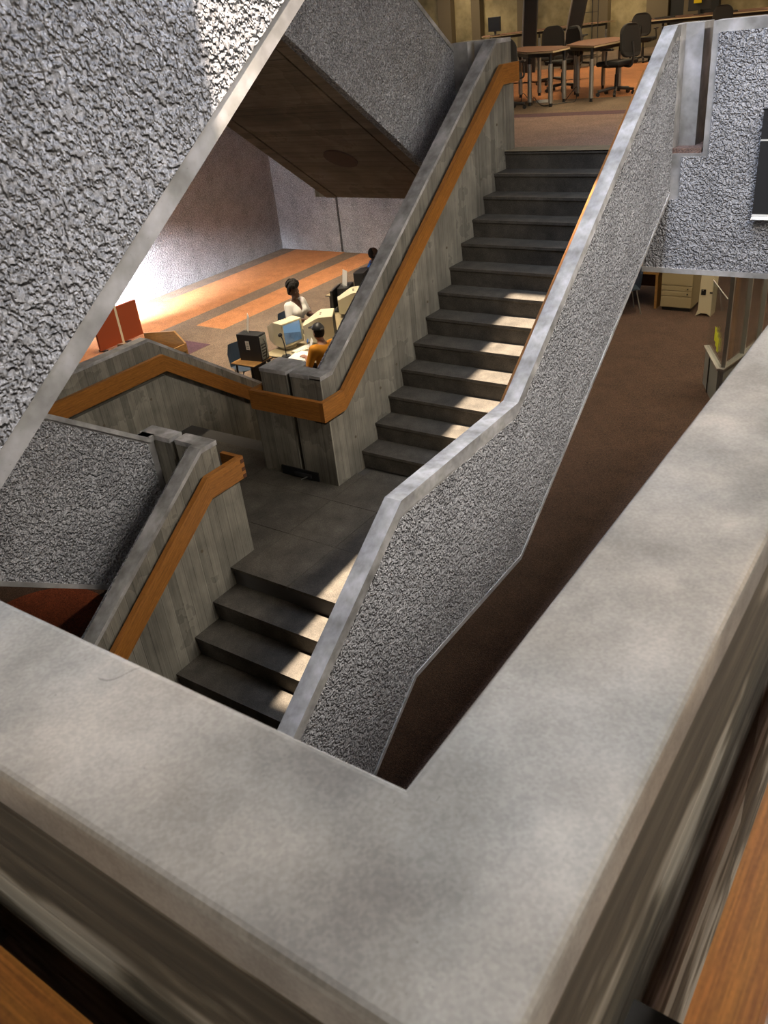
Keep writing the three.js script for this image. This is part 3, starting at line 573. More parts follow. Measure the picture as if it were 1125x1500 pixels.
// ---------------------------------------------------------------- people: bodies from a distance field
function field(bounds, cell, sdf) {                                 // surface nets
  const [x0, y0, z0, x1, y1, z1] = bounds, nx = Math.ceil((x1 - x0) / cell) + 1, ny = Math.ceil((y1 - y0) / cell) + 1, nz = Math.ceil((z1 - z0) / cell) + 1;
  const v = new Float32Array(nx * ny * nz), at = (i, j, k) => (k * ny + j) * nx + i;
  for (let k = 0; k < nz; k++) for (let j = 0; j < ny; j++) for (let i = 0; i < nx; i++) v[at(i, j, k)] = sdf(x0 + i * cell, y0 + j * cell, z0 + k * cell);
  const id = new Int32Array(nx * ny * nz).fill(-1), pos = [], idx = [];
  for (let k = 0; k < nz - 1; k++) for (let j = 0; j < ny - 1; j++) for (let i = 0; i < nx - 1; i++) {
    let n = 0, sx = 0, sy = 0, sz = 0;
    for (let e = 0; e < 12; e++) {
      const ax = e >> 2, b = e & 3, o = [[0, b & 1, b >> 1], [b & 1, 0, b >> 1], [b & 1, b >> 1, 0]][ax], d = [ax === 0, ax === 1, ax === 2];
      const p = v[at(i + o[0], j + o[1], k + o[2])], q = v[at(i + o[0] + d[0], j + o[1] + d[1], k + o[2] + d[2])];
      if ((p < 0) !== (q < 0)) { const t = p / (p - q); sx += o[0] + t * d[0]; sy += o[1] + t * d[1]; sz += o[2] + t * d[2]; n++; }
    }
    if (n) { id[at(i, j, k)] = pos.length / 3; pos.push(x0 + (i + sx / n) * cell, y0 + (j + sy / n) * cell, z0 + (k + sz / n) * cell); }
  }
  const quad = (a, b, c, d, flip) => { if (a < 0 || b < 0 || c < 0 || d < 0) return; if (flip) idx.push(a, c, b, a, d, c); else idx.push(a, b, c, a, c, d); };
  for (let k = 1; k < nz - 1; k++) for (let j = 1; j < ny - 1; j++) for (let i = 1; i < nx - 1; i++) {
    const p = v[at(i, j, k)] < 0;
    if (p !== (v[at(i + 1, j, k)] < 0)) quad(id[at(i, j - 1, k - 1)], id[at(i, j, k - 1)], id[at(i, j, k)], id[at(i, j - 1, k)], !p);
    if (p !== (v[at(i, j + 1, k)] < 0)) quad(id[at(i - 1, j, k - 1)], id[at(i - 1, j, k)], id[at(i, j, k)], id[at(i, j, k - 1)], !p);
    if (p !== (v[at(i, j, k + 1)] < 0)) quad(id[at(i - 1, j - 1, k)], id[at(i, j - 1, k)], id[at(i, j, k)], id[at(i - 1, j, k)], !p);
  }
  const g = new THREE.BufferGeometry(); g.setAttribute('position', new THREE.Float32BufferAttribute(pos, 3)); g.setIndex(idx); g.computeVertexNormals();
  const o = g.toNonIndexed(); o.setAttribute('uv', new THREE.BufferAttribute(new Float32Array(o.attributes.position.count * 2), 2)); return o;
}
const smin = (a, b, k) => { const h = Math.max(k - Math.abs(a - b), 0) / k; return Math.min(a, b) - h * h * k * 0.25; };
const cap = (x, y, z, a, b) => {                                    // tapered capsule a, b = [x, y, z, radius]
  const dx = b[0] - a[0], dy = b[1] - a[1], dz = b[2] - a[2], t = Math.max(0, Math.min(1, ((x - a[0]) * dx + (y - a[1]) * dy + (z - a[2]) * dz) / (dx * dx + dy * dy + dz * dz)));
  return Math.hypot(x - a[0] - dx * t, y - a[1] - dy * t, z - a[2] - dz * t) - a[3] - (b[3] - a[3]) * t;
};
const ell = (x, y, z, c, r) => { const q = Math.hypot((x - c[0]) / r[0], (y - c[1]) / r[1], (z - c[2]) / r[2]); return (q - 1) * Math.min(...r); };
const chain = (bones, k) => (x, y, z) => { let d = 1; for (const [a, b] of bones) d = smin(d, cap(x, y, z, a, b), k); return d; };
function seatedPerson(label, skin, o) {                             // seated, faces -z, origin on the floor under the hips
  const g = thing('person', label, 'person');
  const wrist = o.wrists, sh = [0.175, 0.985, 0.0];
  const hy = 1.20, hz = -0.03 - (o.bow ?? 0);                       // head
  const limbs = [];
  for (const s of [-1, 1]) {
    const w = wrist[s < 0 ? 0 : 1], S = [s * sh[0], sh[1], sh[2]], el = [s * 0.25, 0.74, -0.06];
    limbs.push([[...S, 0.056], [...el, 0.043]], [[...el, 0.043], [...w, 0.027]]);
    limbs.push([[s * 0.09, 0.52, 0, 0.095], [s * 0.11, 0.54, -0.42, 0.07]], [[s * 0.11, 0.54, -0.42, 0.065], [s * 0.11, 0.1, -0.40, 0.045]], [[s * 0.11, 0.05, -0.36, 0.045], [s * 0.12, 0.035, -0.55, 0.036]]);
  }
  const torso = [[[0, 0.52, 0.0, 0.135], [0, 0.72, 0.02, 0.115]], [[0, 0.72, 0.02, 0.115], [0, 0.90, 0.0, 0.125]], [[-0.11, 0.955, 0.0, 0.075], [0.11, 0.955, 0.0, 0.075]]];
  const neck = [[[0, 0.98, 0.0, 0.058], [0, 1.10, hz * 0.6, 0.052]]];
  const bust = (x, y, z) => o.bust ? Math.min(ell(x, y, z, [-0.075, 0.86, -0.10], [0.075, 0.075, 0.065]), ell(x, y, z, [0.075, 0.86, -0.10], [0.075, 0.075, 0.065])) : 1;
  const bodyF = chain([...torso, ...neck, ...limbs], 0.06), shell = chain([...torso, ...limbs.filter((b, i) => i % 5 === 0)], 0.06), legsF = chain(limbs.filter((b, i) => i % 5 > 1 && i % 5 < 4), 0.05);
  const headF = (x, y, z) => {
    const a = o.turn ?? 0, c = Math.cos(a), s = Math.sin(a), X = x * c + (z - hz) * s, Z = -x * s + (z - hz) * c;
    let d = ell(X, y, Z, [0, hy + 0.015, 0.005], [0.076, 0.108, 0.094]); d = smin(d, ell(X, y, Z, [0, hy - 0.065, -0.03], [0.052, 0.05, 0.058]), 0.04);
    d = smin(d, cap(X, y, Z, [0, hy + 0.02, -0.09, 0.008], [0, hy - 0.022, -0.108, 0.015]), 0.012);                       // nose
    for (const e of [-1, 1]) { d = smin(d, ell(X, y, Z, [e * 0.078, hy - 0.005, 0.01], [0.012, 0.032, 0.02]), 0.008); d = Math.max(d, -ell(X, y, Z, [e * 0.032, hy + 0.012, -0.1], [0.016, 0.009, 0.014])); d = smin(d, ell(X, y, Z, [e * 0.032, hy + 0.012, -0.083], [0.012, 0.01, 0.012]), 0.004); }
    d = smin(d, ell(X, y, Z, [0, hy - 0.052, -0.087], [0.024, 0.009, 0.012]), 0.006);                                        // lips
    return smin(d, cap(x, y, z, [0, 1.0, 0, 0.054], [0, 1.11, hz * 0.7, 0.05]), 0.03);
  };
  const parts = [field([-0.42, 0, -0.7, 0.42, 1.12, 0.22], 0.014, (x, y, z) => smin(bodyF(x, y, z), bust(x, y, z), 0.05)), field([-0.13, 1.0, hz - 0.16, 0.13, 1.36, hz + 0.14], 0.005, headF)];
  for (const s of [-1, 1]) {                                        // hands: palm, four fingers, thumb from the side of the palm
    const w = wrist[s < 0 ? 0 : 1], bones = [[[w[0], w[1], w[2], 0.026], [w[0] - s * 0.005, w[1] - 0.004, w[2] - 0.075, 0.03]]];
    const f = (x, y, z) => {
      let d = cap(x, y, z, ...bones[0]); d = smin(d, ell(x, y, z, [w[0], w[1] - 0.003, w[2] - 0.055], [0.04, 0.018, 0.045]), 0.015);
      for (let i = 0; i < 4; i++) { const fx = w[0] + (i - 1.5) * 0.019, L = [0.062, 0.075, 0.07, 0.055][i]; d = smin(d, Math.min(cap(x, y, z, [fx, w[1], w[2] - 0.09, 0.0085], [fx, w[1] + 0.008, w[2] - 0.09 - L * 0.5, 0.008]), cap(x, y, z, [fx, w[1] + 0.008, w[2] - 0.09 - L * 0.5, 0.008], [fx, w[1] - 0.016, w[2] - 0.09 - L, 0.007])), 0.006); }
      return smin(d, cap(x, y, z, [w[0] - s * 0.03, w[1] - 0.004, w[2] - 0.035, 0.012], [w[0] - s * 0.055, w[1] - 0.01, w[2] - 0.085, 0.009]), 0.01);
    };
    parts.push(field([w[0] - 0.08, w[1] - 0.05, w[2] - 0.2, w[0] + 0.08, w[1] + 0.05, w[2] + 0.03], 0.004, f));
  }
  const body = mesh('body', parts, skin, g);
  const vneck = (x, y, z) => o.vneck ? 0.075 - Math.abs(x) - (y - 0.86) * -0.0 - Math.max(0, 1.0 - y) * 0.62 : -1;
  mesh('shirt', field([-0.36, 0.5, -0.3, 0.36, 1.06, 0.24], 0.012, (x, y, z) => {
    let d = smin(shell(x, y, z), bust(x, y, z), 0.05) - 0.014; d = Math.max(d, cap(x, y, z, [0, 0.99, -0.005, 0.07], [0, 1.2, -0.02, 0.07]) * -1, 0.55 - y);
    if (o.vneck && z < 0.0) d = Math.max(d, Math.min(0.062 - Math.abs(x) - (1.0 - y) * 0.42, y - 0.86)); return d;
  }), o.shirt, g);
  mesh('trousers', field([-0.3, 0.08, -0.56, 0.3, 0.68, 0.22], 0.014, (x, y, z) => Math.max(Math.min(legsF(x, y, z), cap(x, y, z, [0, 0.52, 0, 0.135], [0, 0.6, 0.01, 0.125])) - 0.012, y - 0.64, 0.1 - y)), M.jeans, g);
  for (const s of [-1, 1]) mesh('shoe', (() => { const e = new THREE.SphereGeometry(1, 14, 10); e.scale(0.05, 0.045, 0.13); e.translate(s * 0.115, 0.045, -0.45); return e; })(), M.black, g);
  const hairN = (x, y, z) => (vnoise(x * 1 + 3, y + z * 1.3 + 3, 30, 4) - 0.5) * 0.035;
  if (o.afro) mesh('hair', field([-0.17, 1.15, hz - 0.15, 0.17, 1.48, hz + 0.2], 0.007, (x, y, z) => Math.max(Math.min(ell(x, y, z, [0, hy + 0.125, hz + 0.02], [0.12, 0.10, 0.115]), ell(x, y, z, [0, hy + 0.03, hz + 0.04], [0.096, 0.11, 0.085])) + hairN(x, y, z), -Math.max(y - hy - 0.07, z - hz - 0.01))), M.hair, g);
  else mesh('hair', field([-0.12, 1.08, hz - 0.13, 0.12, 1.36, hz + 0.15], 0.006, (x, y, z) => Math.max(ell(x, y, z, [0, hy + 0.015, hz + 0.012], [0.086, 0.115, 0.102]), -(z - hz + 0.02 + (hy - y) * 0.3 - 0.02), -(y - hy + 0.07))), M.hair, g);
  if (o.cap) {
    const c = mesh('cap', field([-0.13, 1.18, hz - 0.15, 0.13, 1.37, hz + 0.15], 0.006, (x, y, z) => Math.max(ell(x, y, z, [0, hy + 0.03, hz + 0.008], [0.095, 0.115, 0.112]), hy + 0.05 - y)), M.plastic, g);
    const br = new THREE.CylinderGeometry(0.085, 0.085, 0.008, 24); br.scale(1, 1, 1.1); br.rotateX(-0.15); br.translate(0, hy + 0.055, hz - 0.11); mesh('brim', br, M.plastic, c);
    mesh('cap_strap', box(0.06, 0.018, 0.01, 0.0, hy + 0.065, hz + 0.115), M.greyFabric, c);
  }
  return g;
}
place(seatedPerson('person in a white v-neck shirt seated at a keyboard', M.skin, { wrists: [[-0.13, 0.775, -0.34], [0.16, 0.785, -0.36]], bust: true, vneck: true, shirt: M.shirt, afro: true, turn: 0.1 }), -11.1, YF, 12.3, -1.65);
place(seatedPerson('person in an amber shirt and dark cap reading beside the screen', M.skinLight, { wrists: [[-0.12, 0.775, -0.33], [0.13, 0.775, -0.33]], shirt: M.amber, cap: true, bow: 0.05 }), -8.92, YF, 10.42, 1.25);
place(seatedPerson('person in a bright blue top seated at the farthest desk', M.skin, { wrists: [[-0.12, 0.775, -0.33], [0.13, 0.775, -0.33]], shirt: M.blue }), -11.2, YF, 15.2, -0.9);

// ---------------------------------------------------------------- computer desks in the hall
const TD = YF + 0.83;                                               // desk height
function desk(x0, x1, f0, f1, m, label, opt = {}) {
  const g = thing('desk', label, 'desk', 'desks of the computer hall'), y = TD;
  const a = W(x0, y, f0), b = W(x1, y, f1), w = b.x - a.x, d = a.z - b.z, cx = (a.x + b.x) / 2, cz = (a.z + b.z) / 2, h = a.y - W(0, YF, 0).y;
  const top = box(w, 0.028, d, cx, a.y - 0.014, cz, 0.012); uvBox(top, new THREE.Vector3(0, 0, 1)); mesh('desktop', top, m, g);
  mesh('edge_band', box(w + 0.006, 0.016, d + 0.006, cx, a.y - 0.016, cz), M.plastic, g);
  for (const sx of [-1, 1]) for (const sz of [-1, 1]) mesh('leg', rod([cx + sx * (w / 2 - 0.06), a.y - 0.03, cz + sz * (d / 2 - 0.06)], [cx + sx * (w / 2 - 0.05), a.y - h, cz + sz * (d / 2 - 0.05)], 0.016), M.black, g);
  if (opt.panel) mesh('modesty_panel', box(0.02, 0.4, d - 0.1, cx + w / 2 - 0.12, a.y - 0.24, cz), M.plastic, g);
  return settle(g);
}
desk(-10.6, -10.05, 9.82, 10.33, M.oak, 'small oak topped desk holding the black computer tower', { panel: true });
desk(-10.3, -9.1, 10.36, 11.6, M.beige, 'pale desk holding the cream monitors and the papers');
desk(-10.78, -9.6, 11.75, 13.6, M.beige, 'pale desk in front of the person in white');
desk(-11.5, -10.4, 13.75, 15.0, M.beige, 'pale desk at the far end of the computer row');
function tower(x, f, turn, label, tagged) {
  const g = thing('computer_tower', label, 'computer', 'black computer towers');
  mesh('case', box(0.20, 0.42, 0.42, 0, 0.21, 0, 0.008), M.plastic, g);
  mesh('rear_panel', box(0.17, 0.36, 0.012, 0, 0.21, -0.213), M.greyMetal, g);
  for (let i = 0; i < 5; i++) mesh('rear_port', box(0.10, 0.018, 0.01, 0.02, 0.08 + i * 0.045, -0.221), M.black, g);
  mesh('power_cord', tube([[0, 0.34, -0.22], [0.03, 0.3, -0.27], [0.02, 0.12, -0.26], [0.05, 0.01, -0.24]], 0.007), M.black, g);
  if (tagged) { const t = mesh('tag_card', box(0.004, 0.14, 0.07, tagged * 0.102, 0.25, 0.02), M.paper, g); for (let i = 0; i < 4; i++) mesh('print_line', box(0.002, 0.006, 0.045, tagged * 0.1045, 0.29 - i * 0.027, 0.02), M.black, t); }
  return place(g, x, TD, f, turn);
}
tower(-10.3, 10.14, Math.PI / 2, 'black computer tower with a white tag on the oak desk', 1).rotation.y = -1.45;
tower(-10.42, 13.12, 0.4, 'black computer tower with a paper sign behind the black keyboard');
tower(-10.75, 14.15, 0.3, 'black computer tower on the far pale desk');
function signCard(x, y, f, turn, tilt, label) {
  const g = thing('paper_sign', label, 'sign', 'paper signs on the computers');
  const s = box(0.19, 0.26, 0.004, 0, 0.13, 0); s.rotateX(tilt); mesh('sheet', s, M.paper, g);
  for (let i = 0; i < 6; i++) { const l = box(0.13 - (i % 3) * 0.02, 0.005, 0.002, 0, 0.20 - i * 0.025, -0.0035); l.rotateX(tilt); mesh('print_line', l, M.greyFabric, g); }
  mesh('holder', box(0.2, 0.012, 0.08, 0, 0.006, 0.02), M.glass, g);
  return place(g, x, y, f, turn);
}
signCard(-10.42, TD + 0.478, 10.2, -0.7, -0.2, 'white paper sign standing on the tagged computer tower');
signCard(-10.42, TD + 0.478, 13.1, -0.5, -0.15, 'white paper sign standing on the tower behind the keyboard');
signCard(-9.45, TD, 10.62, -0.75, -0.35, 'paper notice with a blue square leaning before the capped person');
{ const b = mesh('blue_square', box(0.06, 0.06, 0.003), M.blue); b.rotation.set(-0.35, -0.75, 0, 'YXZ'); b.position.copy(W(-9.45, TD, 10.62)).add(new THREE.Vector3(0, 0.2, 0.02)); b.userData = { label: 'small blue square badge on the leaning paper notice', category: 'badge' }; b.position.x += -0.045; b.position.z += -0.095; scene.add(b); }
const screenT = tex(128, (u, v) => { const k = fbm(u, v, 3, 3, 90), b = v + 0.25 * u > 0.62 ? 0.85 : 0.45 + 0.3 * k; return [b * 0.62, b * 0.80, b * 0.95]; }, true);
M.screen = mat(lin(0.02, 0.02, 0.02), { emissive: new THREE.Color(1, 1, 1), emissiveMap: screenT, emissiveIntensity: 0.55, roughness: 0.15 });
function crt(x, f, turn, label, lit, size = 1) {                    // screen faces -z
  const g = thing('crt_monitor', label, 'monitor', 'cream tube monitors');
  const w = 0.42 * size, h = 0.38 * size, ring = (z, ww, hh, y) => [[-ww / 2, y, z], [ww / 2, y, z], [ww / 2, y + hh, z], [-ww / 2, y + hh, z]];
  const rs = [ring(-0.13, w, h, 0.06), ring(0.06, w, h, 0.06), ring(0.12, w * 0.94, h * 0.93, 0.065), ring(0.30, w * 0.62, h * 0.66, 0.08), ring(0.34, w * 0.58, h * 0.6, 0.09)], pos = [];
  const P = (p) => pos.push(...p);
  for (let i = 0; i + 1 < rs.length; i++) for (let k = 0; k < 4; k++) { const a = rs[i][k], b = rs[i][(k + 1) % 4], c = rs[i + 1][(k + 1) % 4], d = rs[i + 1][k]; [a, b, c, a, c, d].forEach(P); }
  [rs[4][0], rs[4][1], rs[4][2], rs[4][0], rs[4][2], rs[4][3]].forEach(P); [rs[0][0], rs[0][2], rs[0][1], rs[0][0], rs[0][3], rs[0][2]].forEach(P);
  const hg = new THREE.BufferGeometry(); hg.setAttribute('position', new THREE.Float32BufferAttribute(pos, 3)); hg.computeVertexNormals(); uvBox(hg);
  const hs = mesh('housing', hg, M.cream, g);
  mesh('vent', [-1, 0, 1].map((i) => box(0.018, 0.004, 0.03, i * 0.05, 0.06 + h + 0.001, 0.05)), M.beigeDark, hs);
  mesh('bezel', [box(w, 0.035, 0.03, 0, 0.0775, -0.14, 0.008), box(w, 0.03, 0.03, 0, 0.045 + h, -0.14, 0.008), box(0.035, h, 0.03, -w / 2 + 0.0175, 0.06 + h / 2, -0.14, 0.008), box(0.035, h, 0.03, w / 2 - 0.0175, 0.06 + h / 2, -0.14, 0.008)], M.cream, g);
  const sc = new THREE.PlaneGeometry(w - 0.07, h - 0.065, 8, 8), sp = sc.attributes.position; for (let i = 0; i < sp.count; i++) sp.setZ(i, 0.012 * (1 - (sp.getX(i) / w * 2) ** 2) * (1 - (sp.getY(i) / h * 2) ** 2)); sc.computeVertexNormals(); sc.rotateY(Math.PI); sc.translate(0, 0.0625 + h / 2, -0.132);
  mesh('screen', sc, lit ? M.screen : M.black, g);
  mesh('swivel_base', [cyl(0.11, 0.14, 0.045, 0, 0.0225, 0.02, 24), cyl(0.06, 0.08, 0.03, 0, 0.055, 0.02, 24)], M.cream, g);
  place(g, x, TD, f, turn);
  if (lit) { const l = new THREE.RectAreaLight(0xbfdcff, 0.5, w - 0.08, h - 0.08); l.position.copy(W(x, TD, f)).add(new THREE.Vector3(-Math.sin(turn) * 0.16, 0.25, -Math.cos(turn) * 0.16)); scene.add(l); l.lookAt(l.position.clone().add(new THREE.Vector3(-Math.sin(turn), 0, -Math.cos(turn)))); }
  return g;
}
crt(-10.12, 10.88, -1.75, 'cream tube monitor with a lit bluish screen beside the black tower', true);
crt(-9.55, 11.3, -1.0, 'large cream tube monitor seen from behind next to the lit screen', false, 1.1);
crt(-9.95, 12.85, -0.9, 'cream tube monitor half hidden behind the stair parapet', false);
flatMonitor(-10.55, TD, 12.95, 1.9, 'black flat screen in front of the person in white');
{ // gooseneck microphone, papers, keyboards, printer
  const g = thing('desk_microphone', 'black gooseneck microphone on a round foot beside the papers', 'microphone');
  mesh('foot', cyl(0.07, 0.08, 0.02, 0, 0.01, 0, 24), M.black, g); mesh('gooseneck', tube([[0, 0.02, 0], [0.0, 0.16, 0], [-0.01, 0.28, 0.01], [-0.03, 0.34, 0.02]], 0.008), M.black, g);
  const h = new THREE.SphereGeometry(0.03, 16, 12); h.scale(1, 1, 1.3); h.translate(-0.035, 0.355, 0.025); mesh('head', h, M.fabric, g); place(g, -9.8, TD, 10.42, 0);
}
for (let i = 0; i < 9; i++) { const p = mesh(numbered('paper_sheet'), box(0.21, 0.0025, 0.29), M.paper); p.position.copy(W(-9.66 + rnd() * 0.36, TD, 10.42 + rnd() * 0.14)); p.position.y += 0.002 + i * 0.003; p.rotation.y = -0.9 + rnd() * 1.2; p.userData = { label: 'loose white paper sheet spread on the desk under the microphone', category: 'paper', group: 'papers on the desk' }; scene.add(p); }
function keyboard(x, f, turn, m, label) { const g = thing('keyboard', label, 'keyboard'); mesh('keyboard_body', box(0.45, 0.025, 0.16, 0, 0.0125, 0, 0.008), m, g); for (let r = 0; r < 4; r++) for (let c = 0; c < 12; c++) mesh('key', box(0.028, 0.01, 0.026, -0.19 + c * 0.0345, 0.029, -0.05 + r * 0.034), M.paper, g); place(g, x, TD, f, turn); }
keyboard(-10.56, 12.32, -1.65, M.plastic, 'black keyboard under the hands of the person in white');
keyboard(-9.72, 10.85, -1.75, M.cream, 'cream keyboard before the lit tube monitor');
{
  const g = thing('printer', 'cream desktop printer with a sheet standing in its tray', 'printer');
  mesh('body', [box(0.42, 0.16, 0.36, 0, 0.08, 0, 0.02), box(0.40, 0.07, 0.24, 0, 0.18, 0.05, 0.02)], M.cream, g); mesh('paper_tray', box(0.30, 0.012, 0.2, 0, 0.06, -0.24), M.beige, g);
  const s = box(0.21, 0.27, 0.004, 0, 0.33, 0); s.rotateX(0.25); mesh('sheet', s, M.paper, g); place(g, -9.85, TD, 13.38, -0.7);
}
function shellChair(x, f, turn, label) {                            // plastic shell on four steel legs, faces -z
  const g = thing('plastic_chair', label, 'chair', 'blue plastic shell chairs');
  const pts = []; for (let j = 0; j <= 10; j++) for (let i = 0; i <= 8; i++) { const s = j / 10, u = i / 8 - 0.5; const y = s < 0.5 ? 0.45 - 0.02 * Math.sin(s * 2 * Math.PI) : 0.45 + (s - 0.5) * 0.72, z = s < 0.5 ? -0.22 + s * 0.84 : 0.20 + (s - 0.5) * 0.12, w = 0.44 - (s > 0.8 ? (s - 0.8) * 0.5 : 0); pts.push([u * w, y + u * u * 0.10 * (s < 0.5 ? 1 : 0.2), z - u * u * (s > 0.4 ? 0.14 : 0)]); }
  const pos = []; const q = (j, i) => pts[j * 9 + i]; for (let j = 0; j < 10; j++) for (let i = 0; i < 8; i++) [q(j, i), q(j, i + 1), q(j + 1, i + 1), q(j, i), q(j + 1, i + 1), q(j + 1, i)].forEach((p) => pos.push(...p));
  const top = pos.slice(); for (let k = 0; k < top.length; k += 9) { const o = [0, 6, 3]; for (const e of o) pos.push(top[k + e], top[k + e + 1] - 0.008, top[k + e + 2] + 0.006); }
  const sg = new THREE.BufferGeometry(); sg.setAttribute('position', new THREE.Float32BufferAttribute(pos, 3)); sg.computeVertexNormals(); uvBox(sg); mesh('seat_shell', sg, M.blueChair, g);
  for (const sx of [-1, 1]) for (const sz of [-1, 1]) mesh('leg', rod([sx * 0.15, 0.43, sz * 0.13], [sx * 0.22, 0, sz * 0.21], 0.011), M.steel, g);
  mesh('seat_rail', [rod([-0.16, 0.43, -0.14], [0.16, 0.43, -0.14], 0.01), rod([-0.16, 0.43, 0.14], [0.16, 0.43, 0.14], 0.01)], M.steel, g);
  return place(g, x, YF, f, turn);
}
shellChair(-10.85, 10.45, -1.9, 'dark blue plastic chair behind the tagged computer tower');
shellChair(-11.18, 12.3, -1.65, 'dark chair under the person in white');
shellChair(-8.8, 10.35, 1.25, 'plastic chair under the capped person');
shellChair(-11.28, 15.1, -0.9, 'plastic chair under the person in blue');
shellChair(-5.95, 16.85, 2.2, 'blue plastic chair with pale steel legs beside the copier desk');
{ // low rust coloured screens and the wooden book bins by the hall wall
  for (const [f0, f1, l] of [[11.58, 12.15, 'rust red screen panel right of the pale post'], [10.9, 11.52, 'rust red screen panel left of the pale post']]) { const p = thing('low_screen', l, 'panel', 'rust red low screens'); mesh('panel_board', block(-15.9, -15.84, YF + 0.05, YF + 0.86, f0, f1), M.panelRust, p); mesh('panel_foot', block(-16.0, -15.74, YF, YF + 0.05, f0 + 0.05, f0 + 0.12), M.black, p); settle(p); }
  const post = mesh('screen_post', block(-15.9, -15.84, YF, YF + 0.9, 11.52, 11.58), M.cream); post.userData = { label: 'pale upright post between the rust red screens', category: 'post' }; scene.add(post);
  const b = thing('book_bin', 'open wooden bin with papers behind the far parapet', 'bin');
  mesh('side_board', prism('F', [[-13.95, YF], [-12.75, YF], [-12.75, -5.08], [-13.0, -4.86], [-13.95, -5.0]], 10.0, 10.04), M.oak, b);
  mesh('side_board', prism('F', [[-13.95, YF], [-12.75, YF], [-12.75, -5.08], [-13.0, -4.86], [-13.95, -5.0]], 10.7, 10.74), M.oak, b);
  mesh('bin_floor', block(-13.95, -12.75, YF + 0.46, YF + 0.5, 10.04, 10.7), M.oak, b); mesh('end_board', block(-12.79, -12.75, YF, -5.1, 10.04, 10.7), M.oak, b); settle(b);
  for (let i = 0; i < 4; i++) { const p = mesh(numbered('paper_stack'), box(0.24, 0.05, 0.3), M.paper); p.position.copy(W(-13.75 + i * 0.26, YF + 0.505, 10.36)); p.position.y += 0.026; p.rotation.y = 0.3 * (rnd() - 0.5); p.userData = { label: 'white paper stack lying in the wooden bin', category: 'paper', group: 'papers in the bin' }; scene.add(p); }
}

// ---------------------------------------------------------------- under the gallery: copier, cabinet, desk, glazed case
{
  const g = thing('photocopier', 'beige photocopier with paper drawers under the concrete beam', 'copier');
  const a = W(-5.02, YF, 17.45), w = 0.56, d = 0.5;
  mesh('body', box(w, 0.86, d, 0, 0.49, 0, 0.012), M.beige, g);
  for (const [y, h] of [[0.17, 0.2], [0.325, 0.09], [0.42, 0.09], [0.6, 0.25], [0.79, 0.1]]) { const dr = mesh('drawer', box(w - 0.01, h - 0.012, 0.02, 0, y, d / 2 + 0.006, 0.004), M.beige, g); if (h < 0.1) { const k = cyl(0.013, 0.013, 0.02, 0, 0, 0, 12); k.rotateX(Math.PI / 2); k.translate(w / 2 - 0.08, y, d / 2 + 0.02); mesh('drawer_latch', k, M.black, dr); } }
  mesh('plinth', box(w - 0.06, 0.06, d - 0.06, 0, 0.03, 0), M.black, g);
  mesh('lid', box(w, 0.07, d, 0, 0.955, 0, 0.015), M.cream, g);
  g.position.copy(a);
}
{
  const g = thing('slim_cabinet', 'slim cream cabinet with a black lock plate and notched feet', 'cabinet');
  mesh('body', prism('F', [[-4.56, YF], [-4.50, YF + 0.03], [-4.46, YF + 0.055], [-4.34, YF + 0.055], [-4.30, YF + 0.03], [-4.26, YF], [-4.25, YF + 0.12], [-4.25, -4.55], [-4.50, -4.55], [-4.52, YF + 0.12]], 17.0, 17.3), M.cream, g);
  mesh('lock_plate', block(-4.48, -4.39, -5.30, -5.19, 16.985, 17.0), M.black, g); mesh('keyhole', block(-4.455, -4.435, -5.215, -5.2, 16.98, 16.985), M.steel, g); mesh('handle', block(-4.31, -4.26, -5.26, -5.235, 16.975, 17.0), M.black, g);
  settle(g);
}
{
  const g = thing('side_desk', 'dark brown desk with a pale edge beside the photocopier', 'desk');
  mesh('desktop', block(-7.6, -5.42, -5.02, -4.98, 17.2, 18.2), M.oak, g); mesh('side_panel', block(-5.48, -5.43, YF, -5.02, 17.2, 18.2), M.oak, g); mesh('side_panel', block(-7.6, -7.55, YF, -5.02, 17.2, 18.2), M.oak, g); mesh('back_panel', block(-7.55, -5.48, YF + 0.2, -5.02, 18.1, 18.15), M.redwood, g);
  settle(g);
}
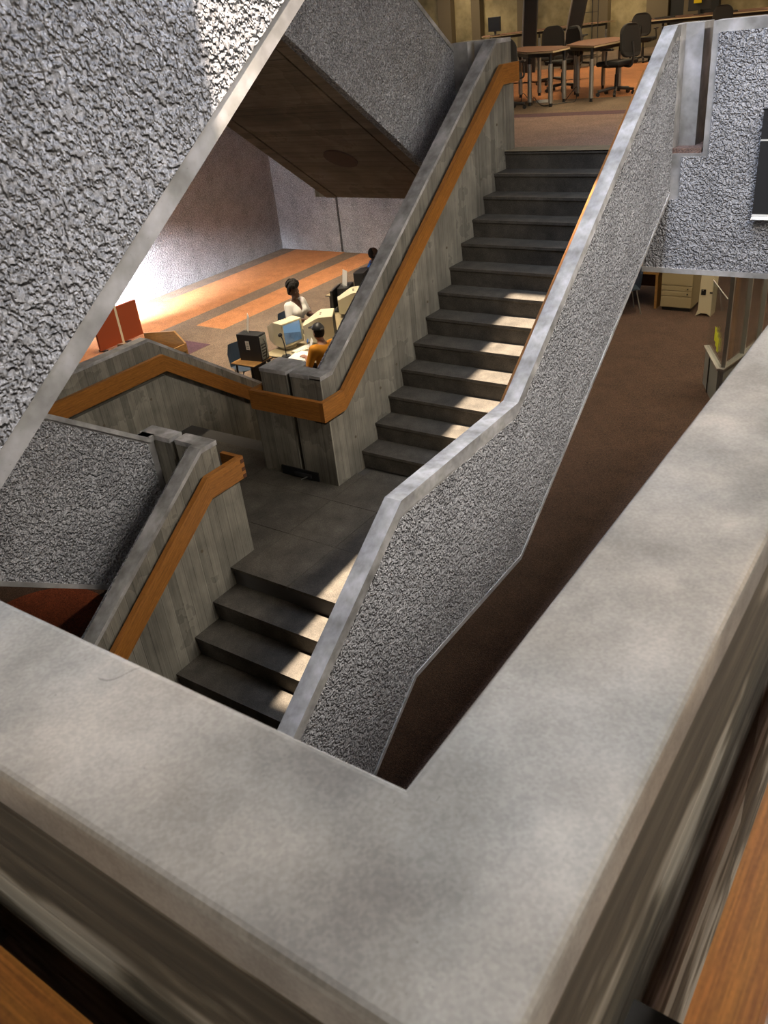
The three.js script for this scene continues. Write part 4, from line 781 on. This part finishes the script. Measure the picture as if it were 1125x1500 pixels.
{ // glazed case: grey metal base, clear sheets, lime stickers
  const g = thing('glazed_counter', 'grey metal and clear glass counter with lime stickers under the gallery', 'counter');
  const top = -5.11;
  mesh('base_panel', prism('Y', [[-3.43, 13.61], [-3.40, 13.63], [-2.95, 12.72], [-2.99, 12.70]], YF, top), M.greyMetal, g);
  mesh('base_groove', prism('Y', [[-3.28, 13.26], [-3.275, 13.27], [-3.255, 13.23], [-3.26, 13.22]], YF, top), M.black, g);
  mesh('base_panel', prism('Y', [[-2.95, 12.74], [-2.91, 12.72], [-2.6, 14.6], [-2.64, 14.61]], YF, top), M.greyMetal, g);
  mesh('counter_ledge', [prism('Y', [[-3.47, 13.62], [-3.40, 13.66], [-2.92, 12.72], [-3.0, 12.66]], top, top + 0.03), prism('Y', [[-3.0, 12.7], [-2.9, 12.66], [-2.55, 14.6], [-2.66, 14.62]], top, top + 0.03)], M.steel, g);
  const pane = mesh('glass_pane', prism('Y', [[-3.42, 13.62], [-3.41, 13.63], [-2.96, 12.72], [-2.97, 12.71]], top + 0.03, -4.0), M.glass, g);
  for (let i = 0; i < 3; i++) { const t = i * 0.10 + 0.52, x = -3.42 + 0.45 * t, f = 13.62 - 0.9 * t; mesh('sticker', prism('Y', [[x - 0.012, f - 0.006], [x + 0.030, f - 0.09], [x + 0.026, f - 0.092], [x - 0.016, f - 0.008]], -4.80 - i * 0.05, -4.58 - i * 0.05), M.lime, pane); }
  mesh('glass_rim', rod(W(-3.42, -4.0, 13.62).toArray(), W(-2.96, -4.0, 12.71).toArray(), 0.008), M.steel, g);
  for (const [x, f] of [[-2.93, 12.78], [-2.82, 13.45], [-2.72, 14.05]]) mesh('post', block(x - 0.03, x + 0.03, top, -2.95, f - 0.03, f + 0.03), M.steel, g);
  mesh('glass_pane', prism('Y', [[-2.90, 12.85], [-2.89, 12.85], [-2.83, 13.4], [-2.84, 13.4]], top + 0.03, -3.0), M.glass, g);
  mesh('glass_pane', prism('Y', [[-2.80, 13.5], [-2.79, 13.5], [-2.73, 14.0], [-2.74, 14.0]], top + 0.03, -3.0), M.glass, g);
  settle(g);
}
struct('wall_lower_oak_panel', block(-2.05, -1.2, YF, slabY, 14.7, 14.8), M.oak);

renderer.render(scene, camera);
